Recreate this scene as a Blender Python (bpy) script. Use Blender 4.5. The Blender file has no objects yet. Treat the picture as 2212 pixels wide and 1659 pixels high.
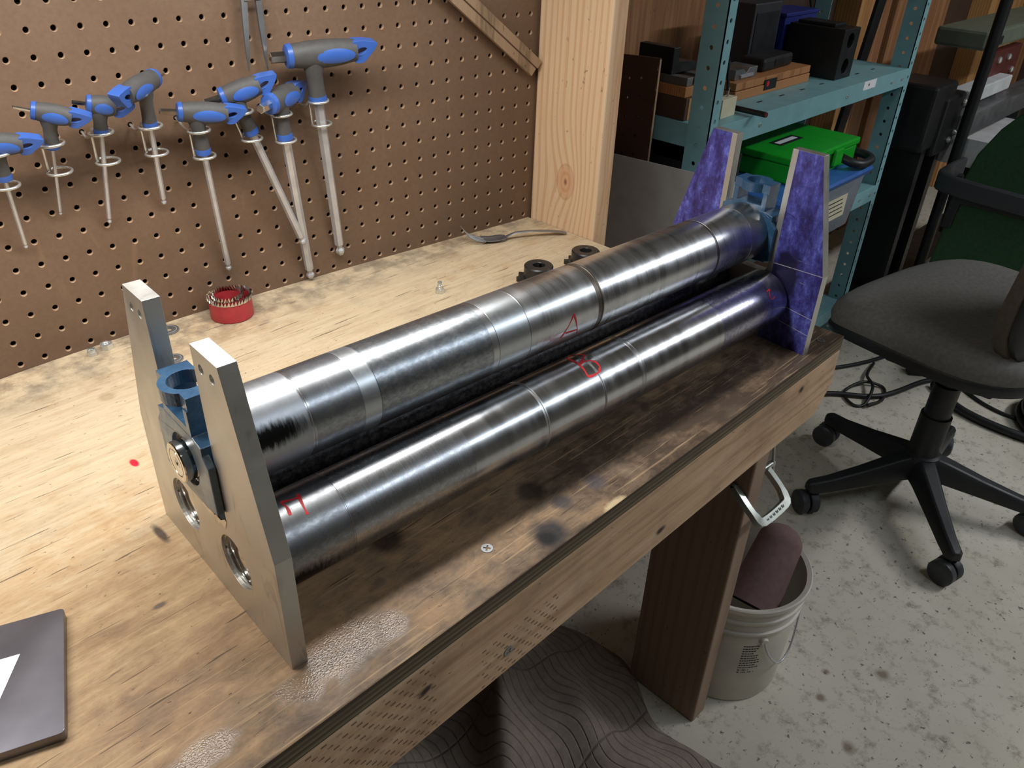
import bpy, bmesh, math, random
from mathutils import Vector, Matrix
from mathutils.geometry import tessellate_polygon
random.seed(7)
PI = math.pi
Z0 = 0.757                                   # bench top above the floor
SC = bpy.context.scene
COL = SC.collection

# ------------------------------------------------------------------ camera
cd = bpy.data.cameras.new('camera')
cam = bpy.data.objects.new('camera', cd)
COL.objects.link(cam)
rgt, dwn, fwd = Vector((.6982, -.7151, .0330)), Vector((-.3640, -.3943, -.8438)), Vector((.6164, .5772, -.5357))
fwd.normalize(); rgt = (rgt - fwd*rgt.dot(fwd)).normalized(); up = rgt.cross(fwd)
cam.matrix_world = Matrix(((rgt.x, up.x, -fwd.x, -.2770), (rgt.y, up.y, -fwd.y, -.9315), (rgt.z, up.z, -fwd.z, .4801+Z0), (0, 0, 0, 1)))
cd.sensor_width = 36.0
cd.lens = 28.094
cd.clip_start = .02
SC.camera = cam

# ------------------------------------------------------------------ world, lamps, exposure
w = bpy.data.worlds.new('world'); SC.world = w; w.use_nodes = True
w.node_tree.nodes['Background'].inputs[0].default_value = (.55, .60, .70, 1)
w.node_tree.nodes['Background'].inputs[1].default_value = .02
def area(name, loc, up, yaw, sx, sy, power, col):
    l = bpy.data.lights.new(name, 'AREA'); l.shape = 'RECTANGLE'; l.size = sx; l.size_y = sy
    l.energy = power; l.color = col
    o = bpy.data.objects.new(name, l); COL.objects.link(o); o.location = loc
    o.rotation_euler = (math.pi if up else 0, 0, math.radians(yaw))
    return o
# 4 ft LED shop light hung over the bench, a little askew
area('shop_light', (-.10, -.300, Z0+.59), False, -8, 1.05, .10, 8.6, (1.0, .98, .945))
# ceiling fixtures of the room, behind the photographer: a bright one to the right, a dim tube nearer
area('ceiling_light', (2.9, -2.05, 2.28), False, 0, 1.2, .15, 40, (.93, .96, 1.0))
area('ceiling_fill_upward', (2.9, -2.05, 2.30), True, 0, 1.2, .15, 3, (.93, .96, 1.0))  # upward fill, added to brighten the ceiling that the steel mirrors
area('ceiling_tube', (1.25, -1.95, 2.28), False, 0, 2.0, .16, 14, (.80, .90, 1.0))
vs = SC.view_settings
vs.view_transform = 'Standard'; vs.look = 'None'; vs.gamma = 1; vs.exposure = 0; vs.use_curve_mapping = False

# ------------------------------------------------------------------ mesh helpers
def V3(a): return Vector(a)
class MB:
    def __init__(s): s.v = []; s.f = []; s.m = []
    def add(s, vs, fs, mi=0, T=None):
        b = len(s.v)
        for p in vs:
            p = Vector(p)
            if T is not None: p = T @ p
            s.v.append(p)
        for f in fs: s.f.append([i+b for i in f]); s.m.append(mi)
        return s
    def box(s, lo, hi, mi=0, T=None):
        (a, b, c), (d, e, f) = lo, hi
        return s.add([(a,b,c),(d,b,c),(d,e,c),(a,e,c),(a,b,f),(d,b,f),(d,e,f),(a,e,f)],
                     [(3,2,1,0),(4,5,6,7),(0,1,5,4),(1,2,6,5),(2,3,7,6),(3,0,4,7)], mi, T)
    def prism(s, outer, holes=(), t0=0., t1=.01, F=None, mi=0, mi_front=None, mi_back=None):
        # outline in (u,v) of frame F=(O,U,V,N); extruded along N from t0 to t1
        O, U, Vv, N = F or (Vector((0,0,0)), Vector((1,0,0)), Vector((0,1,0)), Vector((0,0,1)))
        loops = [list(outer)]+[list(h) for h in holes]
        tri = tessellate_polygon([[Vector((u, v, 0)) for u, v in l] for l in loops])
        flat = [p for l in loops for p in l]; n = len(flat)
        P = [O+U*u+Vv*v+N*t0 for u, v in flat]+[O+U*u+Vv*v+N*t1 for u, v in flat]
        b = len(s.v); s.v += P
        det = U.cross(Vv).dot(N)
        for t in tri:
            a, c, d = [flat[i] for i in t]
            ar = (c[0]-a[0])*(d[1]-a[1])-(c[1]-a[1])*(d[0]-a[0])
            if ar*det < 0: t = t[::-1]
            s.f.append([b+n+i for i in t]); s.m.append(mi if mi_front is None else mi_front)
            s.f.append([b+i for i in t[::-1]]); s.m.append(mi if mi_back is None else mi_back)
        k = 0
        for li, l in enumerate(loops):
            ar = sum(l[i][0]*l[(i+1) % len(l)][1]-l[(i+1) % len(l)][0]*l[i][1] for i in range(len(l)))
            fl = (ar*det > 0) == (li == 0)
            for i in range(len(l)):
                i0, i1 = b+k+i, b+k+(i+1) % len(l)
                q = [i0, i1, i1+n, i0+n]
                s.f.append(q if fl else q[::-1]); s.m.append(mi)
            k += len(l)
        return s
    def lathe(s, prof, n=32, F=None, mi=0, a0=0., a1=2*PI, mis=None):
        # prof: list of (r, t) with t along N
        O, U, Vv, N = F or (Vector((0,0,0)), Vector((1,0,0)), Vector((0,1,0)), Vector((0,0,1)))
        full = abs(a1-a0-2*PI) < 1e-6
        m = n if full else n+1
        b = len(s.v); idx = []
        for r, t in prof:
            if r < 1e-7:
                s.v.append(O+N*t); idx.append([len(s.v)-1]*m)
            else:
                row = []
                for i in range(m):
                    a = a0+(a1-a0)*i/n
                    s.v.append(O+U*(r*math.cos(a))+Vv*(r*math.sin(a))+N*t); row.append(len(s.v)-1)
                idx.append(row)
        for k in range(len(prof)-1):
            for i in range(n):
                j = (i+1) % m
                q = [idx[k][i], idx[k][j], idx[k+1][j], idx[k+1][i]]
                q2 = []
                for x in q:
                    if x not in q2: q2.append(x)
                if len(q2) > 2: s.f.append(q2); s.m.append(mis[k] if mis else mi)
        return s
    def tube(s, pts, r, n=8, closed=False, mi=0, caps=True):
        pts = [Vector(p) for p in pts]; L = len(pts)
        rs = r if isinstance(r, (list, tuple)) else [r]*L
        b = len(s.v); prev = None
        for i, p in enumerate(pts):
            a = pts[(i-1) % L] if (closed or i) else p
            c = pts[(i+1) % L] if (closed or i < L-1) else p
            d = (c-a).normalized()
            if prev is None:
                h = Vector((0,0,1)) if abs(d.z) < .9 else Vector((1,0,0))
                u = d.cross(h).normalized()
            else:
                u = (prev-d*prev.dot(d)).normalized()
            prev = u; v = d.cross(u)
            for k in range(n):
                t = 2*PI*k/n
                s.v.append(p+(u*math.cos(t)+v*math.sin(t))*rs[i])
        for i in range(L if closed else L-1):
            j = (i+1) % L
            for k in range(n):
                l = (k+1) % n
                s.f.append([b+i*n+k, b+i*n+l, b+j*n+l, b+j*n+k]); s.m.append(mi)
        if caps and not closed:
            s.f.append([b+k for k in range(n)][::-1]); s.m.append(mi)
            s.f.append([b+(L-1)*n+k for k in range(n)]); s.m.append(mi)
        return s
    def loft(s, rings, mi=0, caps=True):
        b = len(s.v); n = len(rings[0])
        for rg in rings: s.v += [Vector(p) for p in rg]
        for i in range(len(rings)-1):
            for k in range(n):
                l = (k+1) % n
                s.f.append([b+i*n+k, b+i*n+l, b+(i+1)*n+l, b+(i+1)*n+k]); s.m.append(mi)
        if caps:
            s.f.append([b+k for k in range(n)][::-1]); s.m.append(mi)
            e = b+(len(rings)-1)*n
            s.f.append([e+k for k in range(n)]); s.m.append(mi)
        return s
    def grid(s, fn, nu, nv, mi=0):
        b = len(s.v)
        for j in range(nv+1):
            for i in range(nu+1): s.v.append(Vector(fn(i/nu, j/nv)))
        for j in range(nv):
            for i in range(nu):
                a = b+j*(nu+1)+i
                s.f.append([a, a+1, a+nu+2, a+nu+1]); s.m.append(mi)
        return s
    def build(s, name, mats, parent=None, smooth=None, bevel=0, seg=2, fix=True, sub=0, thick=0):
        me = bpy.data.meshes.new(name)
        me.from_pydata([tuple(p) for p in s.v], [], s.f)
        if not isinstance(mats, (list, tuple)): mats = [mats]
        for m in mats: me.materials.append(m)
        if len(mats) > 1: me.polygons.foreach_set('material_index', s.m)
        if fix:
            bm = bmesh.new(); bm.from_mesh(me)
            bmesh.ops.remove_doubles(bm, verts=bm.verts, dist=1e-6)
            bmesh.ops.recalc_face_normals(bm, faces=bm.faces)
            bm.to_mesh(me); bm.free()
        if smooth is not None:
            me.polygons.foreach_set('use_smooth', [True]*len(me.polygons))
            me.set_sharp_from_angle(angle=math.radians(smooth))
        o = bpy.data.objects.new(name, me); COL.objects.link(o)
        if parent: o.parent = parent
        if thick:
            md = o.modifiers.new('solidify', 'SOLIDIFY'); md.thickness = thick
        if bevel:
            md = o.modifiers.new('bevel', 'BEVEL'); md.width = bevel; md.segments = seg; md.limit_method = 'ANGLE'; md.angle_limit = math.radians(38)
        if sub:
            md = o.modifiers.new('sub', 'SUBSURF'); md.levels = sub; md.render_levels = sub
        return o
def tag(o, label, cat, group=None):
    o['label'] = label; o['category'] = cat
    if group: o['group'] = group
    return o
def thing(name, label, cat, loc=(0,0,0), rot=(0,0,0), group=None):
    o = bpy.data.objects.new(name, None); COL.objects.link(o)
    o.empty_display_size = .05; o.location = loc; o.rotation_euler = rot
    return tag(o, label, cat, group)
def struct(o): o['kind'] = 'structure'; return o
def circ(c, r, n=24, a0=0): return [(c[0]+r*math.cos(a0+2*PI*i/n), c[1]+r*math.sin(a0+2*PI*i/n)) for i in range(n)]
def fr(O, U, V_, N): return (Vector(O), Vector(U).normalized(), Vector(V_).normalized(), Vector(N).normalized())
def lerp(a, b, t): return a+(b-a)*t
def smoothpath(pts, n=8, closed=False):
    P = [Vector(p) for p in pts]; out = []; L = len(P)
    for i in range(L if closed else L-1):
        p0 = P[(i-1) % L] if closed or i else P[0]; p1 = P[i]; p2 = P[(i+1) % L]
        p3 = P[(i+2) % L] if closed or i < L-2 else P[-1]
        for k in range(n):
            t = k/n
            out.append(.5*((2*p1)+(p2-p0)*t+(2*p0-5*p1+4*p2-p3)*t*t+(3*p1-p0-3*p2+p3)*t**3))
    if not closed: out.append(P[-1])
    return out

# ------------------------------------------------------------------ material helpers
def s2l(c):
    c /= 255.
    return c/12.92 if c <= .04045 else ((c+.055)/1.055)**2.4
def rgb(r, g, b): return (s2l(r), s2l(g), s2l(b), 1)
class G:
    def __init__(s, name, base=(.5,.5,.5,1), rough=.5, metal=0., **kw):
        s.m = bpy.data.materials.new(name); s.m.use_nodes = True
        s.t = s.m.node_tree; s.b = s.t.nodes['Principled BSDF']
        s.set(Base_Color=base, Roughness=rough, Metallic=metal, **kw)
        s._tc = None
    def set(s, **kw):
        for k, v in kw.items(): s.inp(s.b.inputs[k.replace('_', ' ')], v)
    def inp(s, sock, v):
        if isinstance(v, bpy.types.NodeSocket): s.t.links.new(v, sock)
        else:
            if sock.type == 'RGBA' and not hasattr(v, '__len__'): v = (v, v, v, 1)
            sock.default_value = v
    def n(s, typ, ins=None, out=0, **props):
        nd = s.t.nodes.new(typ)
        for k, v in props.items(): setattr(nd, k, v)
        for k, v in (ins or {}).items(): s.inp(nd.inputs[k], v)
        return nd.outputs[out]
    @property
    def oc(s):
        if s._tc is None: s._tc = s.t.nodes.new('ShaderNodeTexCoord')
        return s._tc.outputs['Object']
    def mp(s, scale=(1,1,1), loc=(0,0,0), rot=(0,0,0), vec=None):
        return s.n('ShaderNodeMapping', {0: vec if vec is not None else s.oc, 'Location': loc, 'Rotation': rot, 'Scale': scale})
    def noise(s, scale, detail=4, rough=.55, vec=None, dist=0.):
        return s.n('ShaderNodeTexNoise', {'Vector': vec if vec is not None else s.oc, 'Scale': scale, 'Detail': detail, 'Roughness': rough, 'Distortion': dist})
    def ramp(s, fac, stops, interp='LINEAR'):
        nd = s.t.nodes.new('ShaderNodeValToRGB'); nd.color_ramp.interpolation = interp
        e = nd.color_ramp.elements
        while len(e) < len(stops): e.new(.5)
        for i, (p, c) in enumerate(stops):
            e[i].position = p
            e[i].color = c if hasattr(c, '__len__') else (c, c, c, 1)
        s.inp(nd.inputs[0], fac); return nd.outputs[0]
    def mix(s, f, a, b, mode='MIX'):
        nd = s.t.nodes.new('ShaderNodeMix'); nd.data_type = 'RGBA'; nd.blend_type = mode
        s.inp(nd.inputs[0], f); s.inp(nd.inputs[6], a); s.inp(nd.inputs[7], b); return nd.outputs[2]
    def ma(s, op, a, b=0., c=0., clamp=False):
        nd = s.t.nodes.new('ShaderNodeMath'); nd.operation = op; nd.use_clamp = clamp
        s.inp(nd.inputs[0], a); s.inp(nd.inputs[1], b); s.inp(nd.inputs[2], c); return nd.outputs[0]
    def xyz(s, vec=None):
        nd = s.t.nodes.new('ShaderNodeSeparateXYZ'); s.inp(nd.inputs[0], vec if vec is not None else s.oc); return nd.outputs
    def spot(s, c, r, soft=.6, warp=None, sc=(1,1,1)):
        # soft round mask (1 inside) about an object-space point
        v = s.mp(scale=sc, loc=tuple(-c[i]*sc[i] for i in range(3)))
        d = s.n('ShaderNodeVectorMath', {0: v}, out=1, operation='LENGTH')
        if warp is not None: d = s.ma('ADD', d, s.ma('MULTIPLY', s.ma('SUBTRACT', warp, .5), r*1.1))
        return s.n('ShaderNodeMapRange', {0: d, 1: r*(1-soft), 2: r, 3: 1., 4: 0.})
    def bump(s, h, strength=.3, dist=.001):
        s.set(Normal=s.n('ShaderNodeBump', {'Height': h, 'Strength': strength, 'Distance': dist}))

def plain(name, c, rough=.5, metal=0., var=.12, sc=40, bump=0., **kw):
    g = G(name, c, rough, metal, **kw)
    nz = g.noise(sc, 5)
    f = g.n('ShaderNodeMapRange', {0: nz, 1: .3, 2: .7, 3: 1-var, 4: 1+var})
    g.set(Base_Color=g.mix(1., c, g.n('ShaderNodeCombineColor', {0: f, 1: f, 2: f}), 'MULTIPLY'))
    g.set(Roughness=g.n('ShaderNodeMapRange', {0: g.noise(sc*.6, 3), 1: .3, 2: .7, 3: max(.02, rough-.07), 4: min(1, rough+.07)}))
    if bump: g.bump(g.noise(sc*4, 4), bump)
    return g.m

# ------------------------------------------------------------------ materials
def m_benchtop():
    g = G('worn_plywood', rough=.5)
    x, y, z = g.xyz()
    warp = g.noise(7, 5, .6)
    big = g.noise(1, 6, .62, vec=g.mp((3.2, 9, 3)), dist=.8)
    grain = g.noise(1, 6, .65, vec=g.mp((9, 120, 20)), dist=.5)
    fine = g.noise(1, 4, .7, vec=g.mp((60, 520, 60)))
    smut = g.noise(24, 8, .7)
    # wear: the front of the bench is handled and oily, the back stays pale
    d = g.n('ShaderNodeMapRange', {0: y, 1: -.24, 2: -.58, 3: 0., 4: 1.})
    dx = g.n('ShaderNodeMapRange', {0: x, 1: -.35, 2: .25, 3: 0., 4: .46})
    d = g.ma('MULTIPLY', d, g.ma('ADD', .48, dx))
    d = g.ma('ADD', d, g.ma('MULTIPLY', g.ma('SUBTRACT', big, .5), .95))
    d = g.ma('ADD', d, g.ma('MULTIPLY', g.ma('SUBTRACT', smut, .5), .7))
    d = g.ma('ADD', d, g.ma('MULTIPLY', g.ma('SUBTRACT', g.noise(1, 6, .7, vec=g.mp((26, 60, 20)), dist=1.2), .5), .7))
    c = g.ramp(d, [(.0, rgb(202, 183, 152)), (.3, rgb(190, 161, 124)), (.55, rgb(162, 133, 102)), (.8, rgb(120, 101, 82)), (1., rgb(80, 67, 56))])
    c = g.mix(g.n('ShaderNodeMapRange', {0: grain, 1: .42, 2: .68, 3: 0., 4: .30}), c, g.mix(1., c, rgb(178, 150, 122), 'MULTIPLY'))
    c = g.mix(g.n('ShaderNodeMapRange', {0: fine, 1: .55, 2: .75, 3: 0., 4: .4}), c, rgb(96, 72, 52))
    # grey smudges and small dark flecks
    c = g.mix(g.n('ShaderNodeMapRange', {0: g.noise(9, 6, .65), 1: .56, 2: .75, 3: 0., 4: .55}), c, rgb(138, 122, 106))
    c = g.mix(g.n('ShaderNodeMapRange', {0: g.noise(1, 3, .6, vec=g.mp((150, 260, 80))), 1: .66, 2: .72, 3: 0., 4: .75}), c, rgb(70, 54, 42))
    # pale scratches in several directions
    for rz, sx, sy, th in ((.35, 5, 230, .67), (-.9, 7, 260, .67), (1.25, 8, 300, .68), (-.25, 6, 330, .66), (2.2, 10, 360, .69), (.8, 14, 420, .69)):
        n_ = g.noise(1, 2, .5, vec=g.mp((sx, sy, 1), rot=(0, 0, rz), loc=(rz*3, 1, 0)))
        c = g.mix(g.n('ShaderNodeMapRange', {0: n_, 1: th, 2: th+.03, 3: 0., 4: .5}), c, g.mix(.5, c, rgb(216, 184, 140)))
    for rz, sx, sy, th in ((.6, 12, 300, .69), (-1.4, 14, 330, .69)):
        n_ = g.noise(1, 2, .5, vec=g.mp((sx, sy, 1), rot=(0, 0, rz), loc=(rz*5, 2, 0)))
        c = g.mix(g.n('ShaderNodeMapRange', {0: n_, 1: th, 2: th+.02, 3: 0., 4: .7}), c, rgb(62, 48, 38))
    # grime along the back edge, burns, marker spot
    c = g.mix(g.ma('MULTIPLY', g.n('ShaderNodeMapRange', {0: y, 1: -.125, 2: -.075, 3: 0., 4: 1.}), g.n('ShaderNodeMapRange', {0: smut, 1: .42, 2: .58, 3: 0., 4: .55})), c, rgb(92, 88, 84))
    for p, r, k, col in (((.126, -.606, 0), .024, .9, (40, 41, 46)), ((.120, -.608, 0), .013, .85, (18, 18, 20)), ((.165, -.586, 0), .013, .75, (52, 54, 62)), ((.21, -.588, 0), .013, .55, (70, 70, 82)),
                         ((.02, -.515, 0), .020, .8, (28, 26, 26)), ((.155, -.556, 0), .016, .7, (44, 38, 36)), ((-.06, -.14, 0), .010, .3, (120, 84, 50))):
        c = g.mix(g.ma('MULTIPLY', g.spot(p, r, .5, warp), k), c, rgb(*col))
    c = g.mix(g.ma('MULTIPLY', g.spot((-.1135, -.377, 0), .0045, .5, None, (1, .25, 1)), .85), c, rgb(58, 52, 54))
    c = g.mix(g.ma('MULTIPLY', g.spot((-.150, -.452, 0), .0035, .5, None, (.5, 1, 1)), .7), c, rgb(70, 66, 72))
    c = g.mix(g.spot((-.0876, -.2685, 0), .0042, .35, None, (1, .5, 1)), c, rgb(190, 40, 60))
    c = g.mix(g.ma('MULTIPLY', g.spot((.198, -.6215, 0), .007, .5, g.noise(45, 5, .7), (.42, 1, 1)), .8), c, rgb(206, 184, 146))
    # fresh oil film: darker and glossy
    oz = g.ma('ADD', g.ma('MULTIPLY', g.noise(26, 6, .65), 1.6), -.3)
    oil = g.spot((-.085, -.579, 0), .030, .5, oz)
    for p, r, sc in (((-.060, -.578, 0), .024, (.8, 1, 1)), ((-.035, -.588, 0), .016, (1, 1, 1)), ((-.187, -.588, 0), .014, (.5, 1, 1)), ((-.112, -.590, 0), .018, (1, 1, 1))):
        oil = g.ma('MAXIMUM', oil, g.spot(p, r, .5, oz, sc))
    c = g.mix(g.ma('MULTIPLY', oil, .45), c, rgb(92, 66, 44))
    g.set(Base_Color=c)
    r = g.n('ShaderNodeMapRange', {0: smut, 1: .3, 2: .7, 3: .62, 4: .42})
    r = g.n('ShaderNodeMapRange', {0: oil, 1: 0., 2: 1., 3: r, 4: .13})
    g.set(Roughness=r, Specular_IOR_Level=g.n('ShaderNodeMapRange', {0: oil, 1: 0., 2: 1., 3: .22, 4: .6}))
    g.bump(g.ma('ADD', g.ma('ADD', g.ma('MULTIPLY', grain, .5), g.ma('MULTIPLY', fine, .5)), g.ma('MULTIPLY', g.noise(700, 2), g.n('ShaderNodeMapRange', {0: oil, 1: 0., 2: 1., 3: .4, 4: 1.3}))), .35, .0008)
    return g.m
M_TOP = m_benchtop()
def m_plyedge():
    g = G('plywood_edge', rough=.75)
    x, y, z = g.xyz()
    band = g.ramp(g.n('ShaderNodeMapRange', {0: g.ma('ADD', z, g.ma('MULTIPLY', g.noise(1, 3, vec=g.mp((6, 6, 6))), .0025)), 1: -.0205, 2: .001, 3: 0., 4: 1.}),
                  [(.0, rgb(150, 132, 98)), (.16, rgb(62, 52, 38)), (.22, rgb(140, 124, 92)), (.42, rgb(58, 48, 36)), (.48, rgb(128, 112, 84)), (.66, rgb(74, 62, 46)), (.74, rgb(120, 104, 78)), (.9, rgb(60, 48, 36)), (1., rgb(92, 70, 50))])
    g.set(Base_Color=g.mix(g.n('ShaderNodeMapRange', {0: g.noise(1, 5, .7, vec=g.mp((30, 30, 260))), 1: .4, 2: .7, 3: 0., 4: .6}), band, rgb(70, 58, 44)))
    g.bump(g.noise(1, 4, vec=g.mp((20, 20, 500))), .5, .001)
    return g.m
M_EDGE = m_plyedge()
def m_apron():
    g = G('incised_lumber', rough=.7)
    x, y, z = g.xyz()
    grain = g.noise(1, 6, .6, vec=g.mp((5, 40, 70)), dist=.6)
    c = g.ramp(grain, [(.3, rgb(172, 135, 102)), (.5, rgb(204, 168, 132)), (.7, rgb(220, 190, 156))])
    c = g.mix(g.n('ShaderNodeMapRange', {0: g.noise(11, 6, .65), 1: .5, 2: .75, 3: 0., 4: .55}), c, rgb(118, 96, 74))
    c = g.mix(g.n('ShaderNodeMapRange', {0: g.noise(1, 3, .6, vec=g.mp((90, 60, 160))), 1: .66, 2: .73, 3: 0., 4: .8}), c, rgb(58, 42, 32))
    # incising: staggered rows of short knife dashes on part of the board
    row = g.ma('FLOOR', g.ma('DIVIDE', z, .0056))
    fx = g.ma('FRACT', g.ma('ADD', g.ma('DIVIDE', x, .0125), g.ma('MULTIPLY', row, .37)))
    fz = g.ma('FRACT', g.ma('DIVIDE', z, .0056))
    dash = g.ma('MULTIPLY', g.ma('LESS_THAN', g.ma('ABSOLUTE', g.ma('SUBTRACT', fx, .5)), .2), g.ma('LESS_THAN', g.ma('ABSOLUTE', g.ma('SUBTRACT', fz, .5)), .17))
    a = g.ma('LESS_THAN', x, -.02)
    b = g.ma('MULTIPLY', g.ma('GREATER_THAN', x, .03), g.ma('MULTIPLY', g.ma('LESS_THAN', x, .125), g.ma('LESS_THAN', z, -.055)))
    dash = g.ma('MULTIPLY', dash, g.ma('MAXIMUM', a, b))
    dash = g.ma('MULTIPLY', dash, g.n('ShaderNodeMapRange', {0: g.noise(60, 2), 1: .35, 2: .5, 3: .2, 4: 1.}))
    c = g.mix(g.ma('MULTIPLY', dash, .75), c, rgb(72, 50, 34))
    for p in ((.5718, 0, -.039), (.2866, 0, -.088), (-.03, 0, -.05)):
        c = g.mix(g.spot(p, .006, .6, g.noise(60, 3), (.6, 0, 1)), c, rgb(50, 36, 28))
    g.set(Base_Color=c)
    g.bump(g.ma('SUBTRACT', grain, g.ma('MULTIPLY', dash, .8)), .4, .001)
    return g.m
M_APRON = m_apron()
def m_fir(name, c0, c1, c2, knot=None, sc=1.):
    g = G(name, rough=.55)
    v = g.mp((1*sc, 1*sc, .055*sc))
    if knot:
        kn = g.mp(loc=tuple(-q for q in knot))
        kd = g.n('ShaderNodeVectorMath', {0: g.mp((0, 1, .62), vec=kn)}, out=1, operation='LENGTH')
        push = g.n('ShaderNodeMapRange', {0: kd, 1: 0., 2: .075, 3: 1., 4: 0.})
        push = g.ma('MULTIPLY', g.ma('POWER', push, 2.), .030)
        v = g.n('ShaderNodeVectorMath', {0: v, 1: g.n('ShaderNodeCombineXYZ', {0: 0., 1: push, 2: 0.})}, operation='ADD')
    wv = g.n('ShaderNodeTexWave', {'Vector': v, 'Scale': 28., 'Distortion': 5., 'Detail': 3., 'Detail Scale': .8}, out=1, wave_type='BANDS', bands_direction='Y')
    c = g.ramp(wv, [(.0, c0), (.55, c0), (.8, c1), (.95, c2), (1., c1)])
    c = g.mix(.35, c, g.ramp(g.noise(1, 6, .6, vec=g.mp((200*sc, 200*sc, 6*sc))), [(.35, c1), (.65, c0)]))
    c = g.mix(g.n('ShaderNodeMapRange', {0: g.noise(9, 4), 1: .5, 2: .8, 3: 0., 4: .5}), c, c1)
    if knot:
        ring = g.n('ShaderNodeMapRange', {0: g.ma('SINE', g.ma('MULTIPLY', kd, 900.)), 1: -1., 2: 1., 3: 0., 4: 1.})
        kc = g.mix(ring, rgb(206, 160, 120), rgb(192, 142, 102))
        c = g.mix(g.n('ShaderNodeMapRange', {0: kd, 1: .013, 2: .017, 3: .8, 4: 0.}), c, kc)
        c = g.mix(g.n('ShaderNodeMapRange', {0: g.ma('ABSOLUTE', g.ma('SUBTRACT', kd, .017)), 1: .0005, 2: .0018, 3: .4, 4: 0.}), c, rgb(168, 118, 80))
        c = g.mix(g.n('ShaderNodeMapRange', {0: kd, 1: .001, 2: .004, 3: .75, 4: 0.}), c, rgb(110, 70, 46))
    c = g.mix(g.n('ShaderNodeMapRange', {0: g.noise(1, 3, .6, vec=g.mp((120, 120, 60))), 1: .68, 2: .74, 3: 0., 4: .7}), c, rgb(70, 50, 36))
    g.set(Base_Color=c); g.bump(wv, .15, .001)
    return g.m
M_POST = m_fir('fir_post_wood', rgb(218, 188, 154), rgb(208, 170, 132), rgb(190, 142, 104), knot=(0, -.1423, Z0+.0784))
M_LEG = m_fir('fir_leg_wood', rgb(154, 128, 108), rgb(145, 118, 98), rgb(128, 102, 84), sc=.6)
M_STUD = m_fir('stud_wood', rgb(196, 148, 92), rgb(176, 126, 76), rgb(146, 98, 56))
M_REDWOOD = m_fir('plank_wood', rgb(176, 128, 88), rgb(156, 108, 72), rgb(128, 84, 54))
def m_peg():
    g = G('hardboard', rough=.42)
    c = g.ramp(g.noise(2.2, 6, .6), [(.3, rgb(98, 76, 59)), (.5, rgb(112, 89, 71)), (.72, rgb(124, 102, 84))])
    c = g.mix(g.n('ShaderNodeMapRange', {0: g.noise(160, 4, .7), 1: .4, 2: .7, 3: 0., 4: .35}), c, rgb(92, 71, 55))
    c = g.mix(g.n('ShaderNodeMapRange', {0: g.noise(1, 4, .6, vec=g.mp((30, 30, 7)), dist=1.), 1: .62, 2: .72, 3: 0., 4: .18}), c, rgb(150, 118, 88))
    c = g.mix(g.n('ShaderNodeMapRange', {0: g.noise(6, 3), 1: .62, 2: .8, 3: 0., 4: .35}), c, rgb(84, 66, 52))
    g.set(Base_Color=c, Specular_IOR_Level=.35)
    g.bump(g.noise(260, 4), .12, .0006)
    return g.m
M_PEG = m_peg()
M_PEGRAW = plain('hardboard_raw_edge', rgb(172, 142, 114), .8, var=.1)
def m_concrete():
    g = G('concrete', rough=.8)
    c = g.ramp(g.noise(1.6, 7, .6), [(.3, rgb(176, 168, 152)), (.5, rgb(198, 191, 175)), (.7, rgb(210, 204, 190))])
    c = g.mix(g.n('ShaderNodeMapRange', {0: g.noise(26, 8, .75), 1: .52, 2: .68, 3: 0., 4: .7}), c, rgb(112, 100, 84))
    c = g.mix(g.n('ShaderNodeMapRange', {0: g.noise(75, 4, .6), 1: .62, 2: .68, 3: 0., 4: .8}), c, rgb(74, 66, 56))
    c = g.mix(g.n('ShaderNodeMapRange', {0: g.noise(1, 3, .6, vec=g.mp((40, 180, 1), rot=(0, 0, .8))), 1: .69, 2: .72, 3: 0., 4: .8}), c, rgb(62, 54, 46))
    for p, r in (((.80, -.72, 0), .012), ((.74, -.80, 0), .016), ((.86, -.70, 0), .010), ((.93, -.78, 0), .018)):
        c = g.mix(g.ma('MULTIPLY', g.spot(p, r, .7, g.noise(40, 4)), .7), c, rgb(96, 68, 40))
    g.set(Base_Color=c); g.bump(g.noise(60, 8, .7), .3, .002)
    return g.m
M_FLOOR = m_concrete()

def m_roll(name, bands, scale_spots=(), r0=.19, r1=.27):
    # turned steel roll, axis along local x: fine circumferential tool marks, bands with their own finish
    g = G(name, metal=1.)
    x, y, z = g.xyz()
    turn = g.noise(1, 3, .7, vec=g.mp((1500, 12, 12)))
    wide = g.noise(1, 4, .65, vec=g.mp((60, 9, 9)))
    mott = g.noise(1, 6, .7, vec=g.mp((170, 260, 260)))
    base = g.ramp(wide, [(.3, rgb(176, 178, 182)), (.55, rgb(194, 196, 199)), (.75, rgb(206, 207, 210))])
    rough = g.n('ShaderNodeMapRange', {0: wide, 1: .3, 2: .7, 3: r0, 4: r1})
    for (a, b, col, rr, mt) in bands:
        msk = g.ma('MULTIPLY', g.ma('GREATER_THAN', x, a), g.ma('LESS_THAN', x, b))
        k = g.n('ShaderNodeMapRange', {0: mott, 1: .45-.2*mt, 2: .6, 3: 1.-mt, 4: 1.})
        f = g.ma('MULTIPLY', msk, k)
        base = g.mix(f, base, rgb(*col))
        rough = g.n('ShaderNodeMapRange', {0: f, 1: 0., 2: 1., 3: rough, 4: rr})
    for (p, r, sc, col, rr) in scale_spots:
        f = g.spot(p, r, .5, g.noise(1, 4, .7, vec=g.mp((420, 60, 60))), sc)
        base = g.mix(f, base, rgb(*col))
        rough = g.n('ShaderNodeMapRange', {0: f, 1: 0., 2: 1., 3: rough, 4: rr})
    rough = g.ma('ADD', rough, g.ma('MULTIPLY', g.ma('SUBTRACT', turn, .5), .10))
    g.set(Base_Color=base, Roughness=rough)
    g.bump(turn, .010, .0002)
    return g.m
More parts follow.
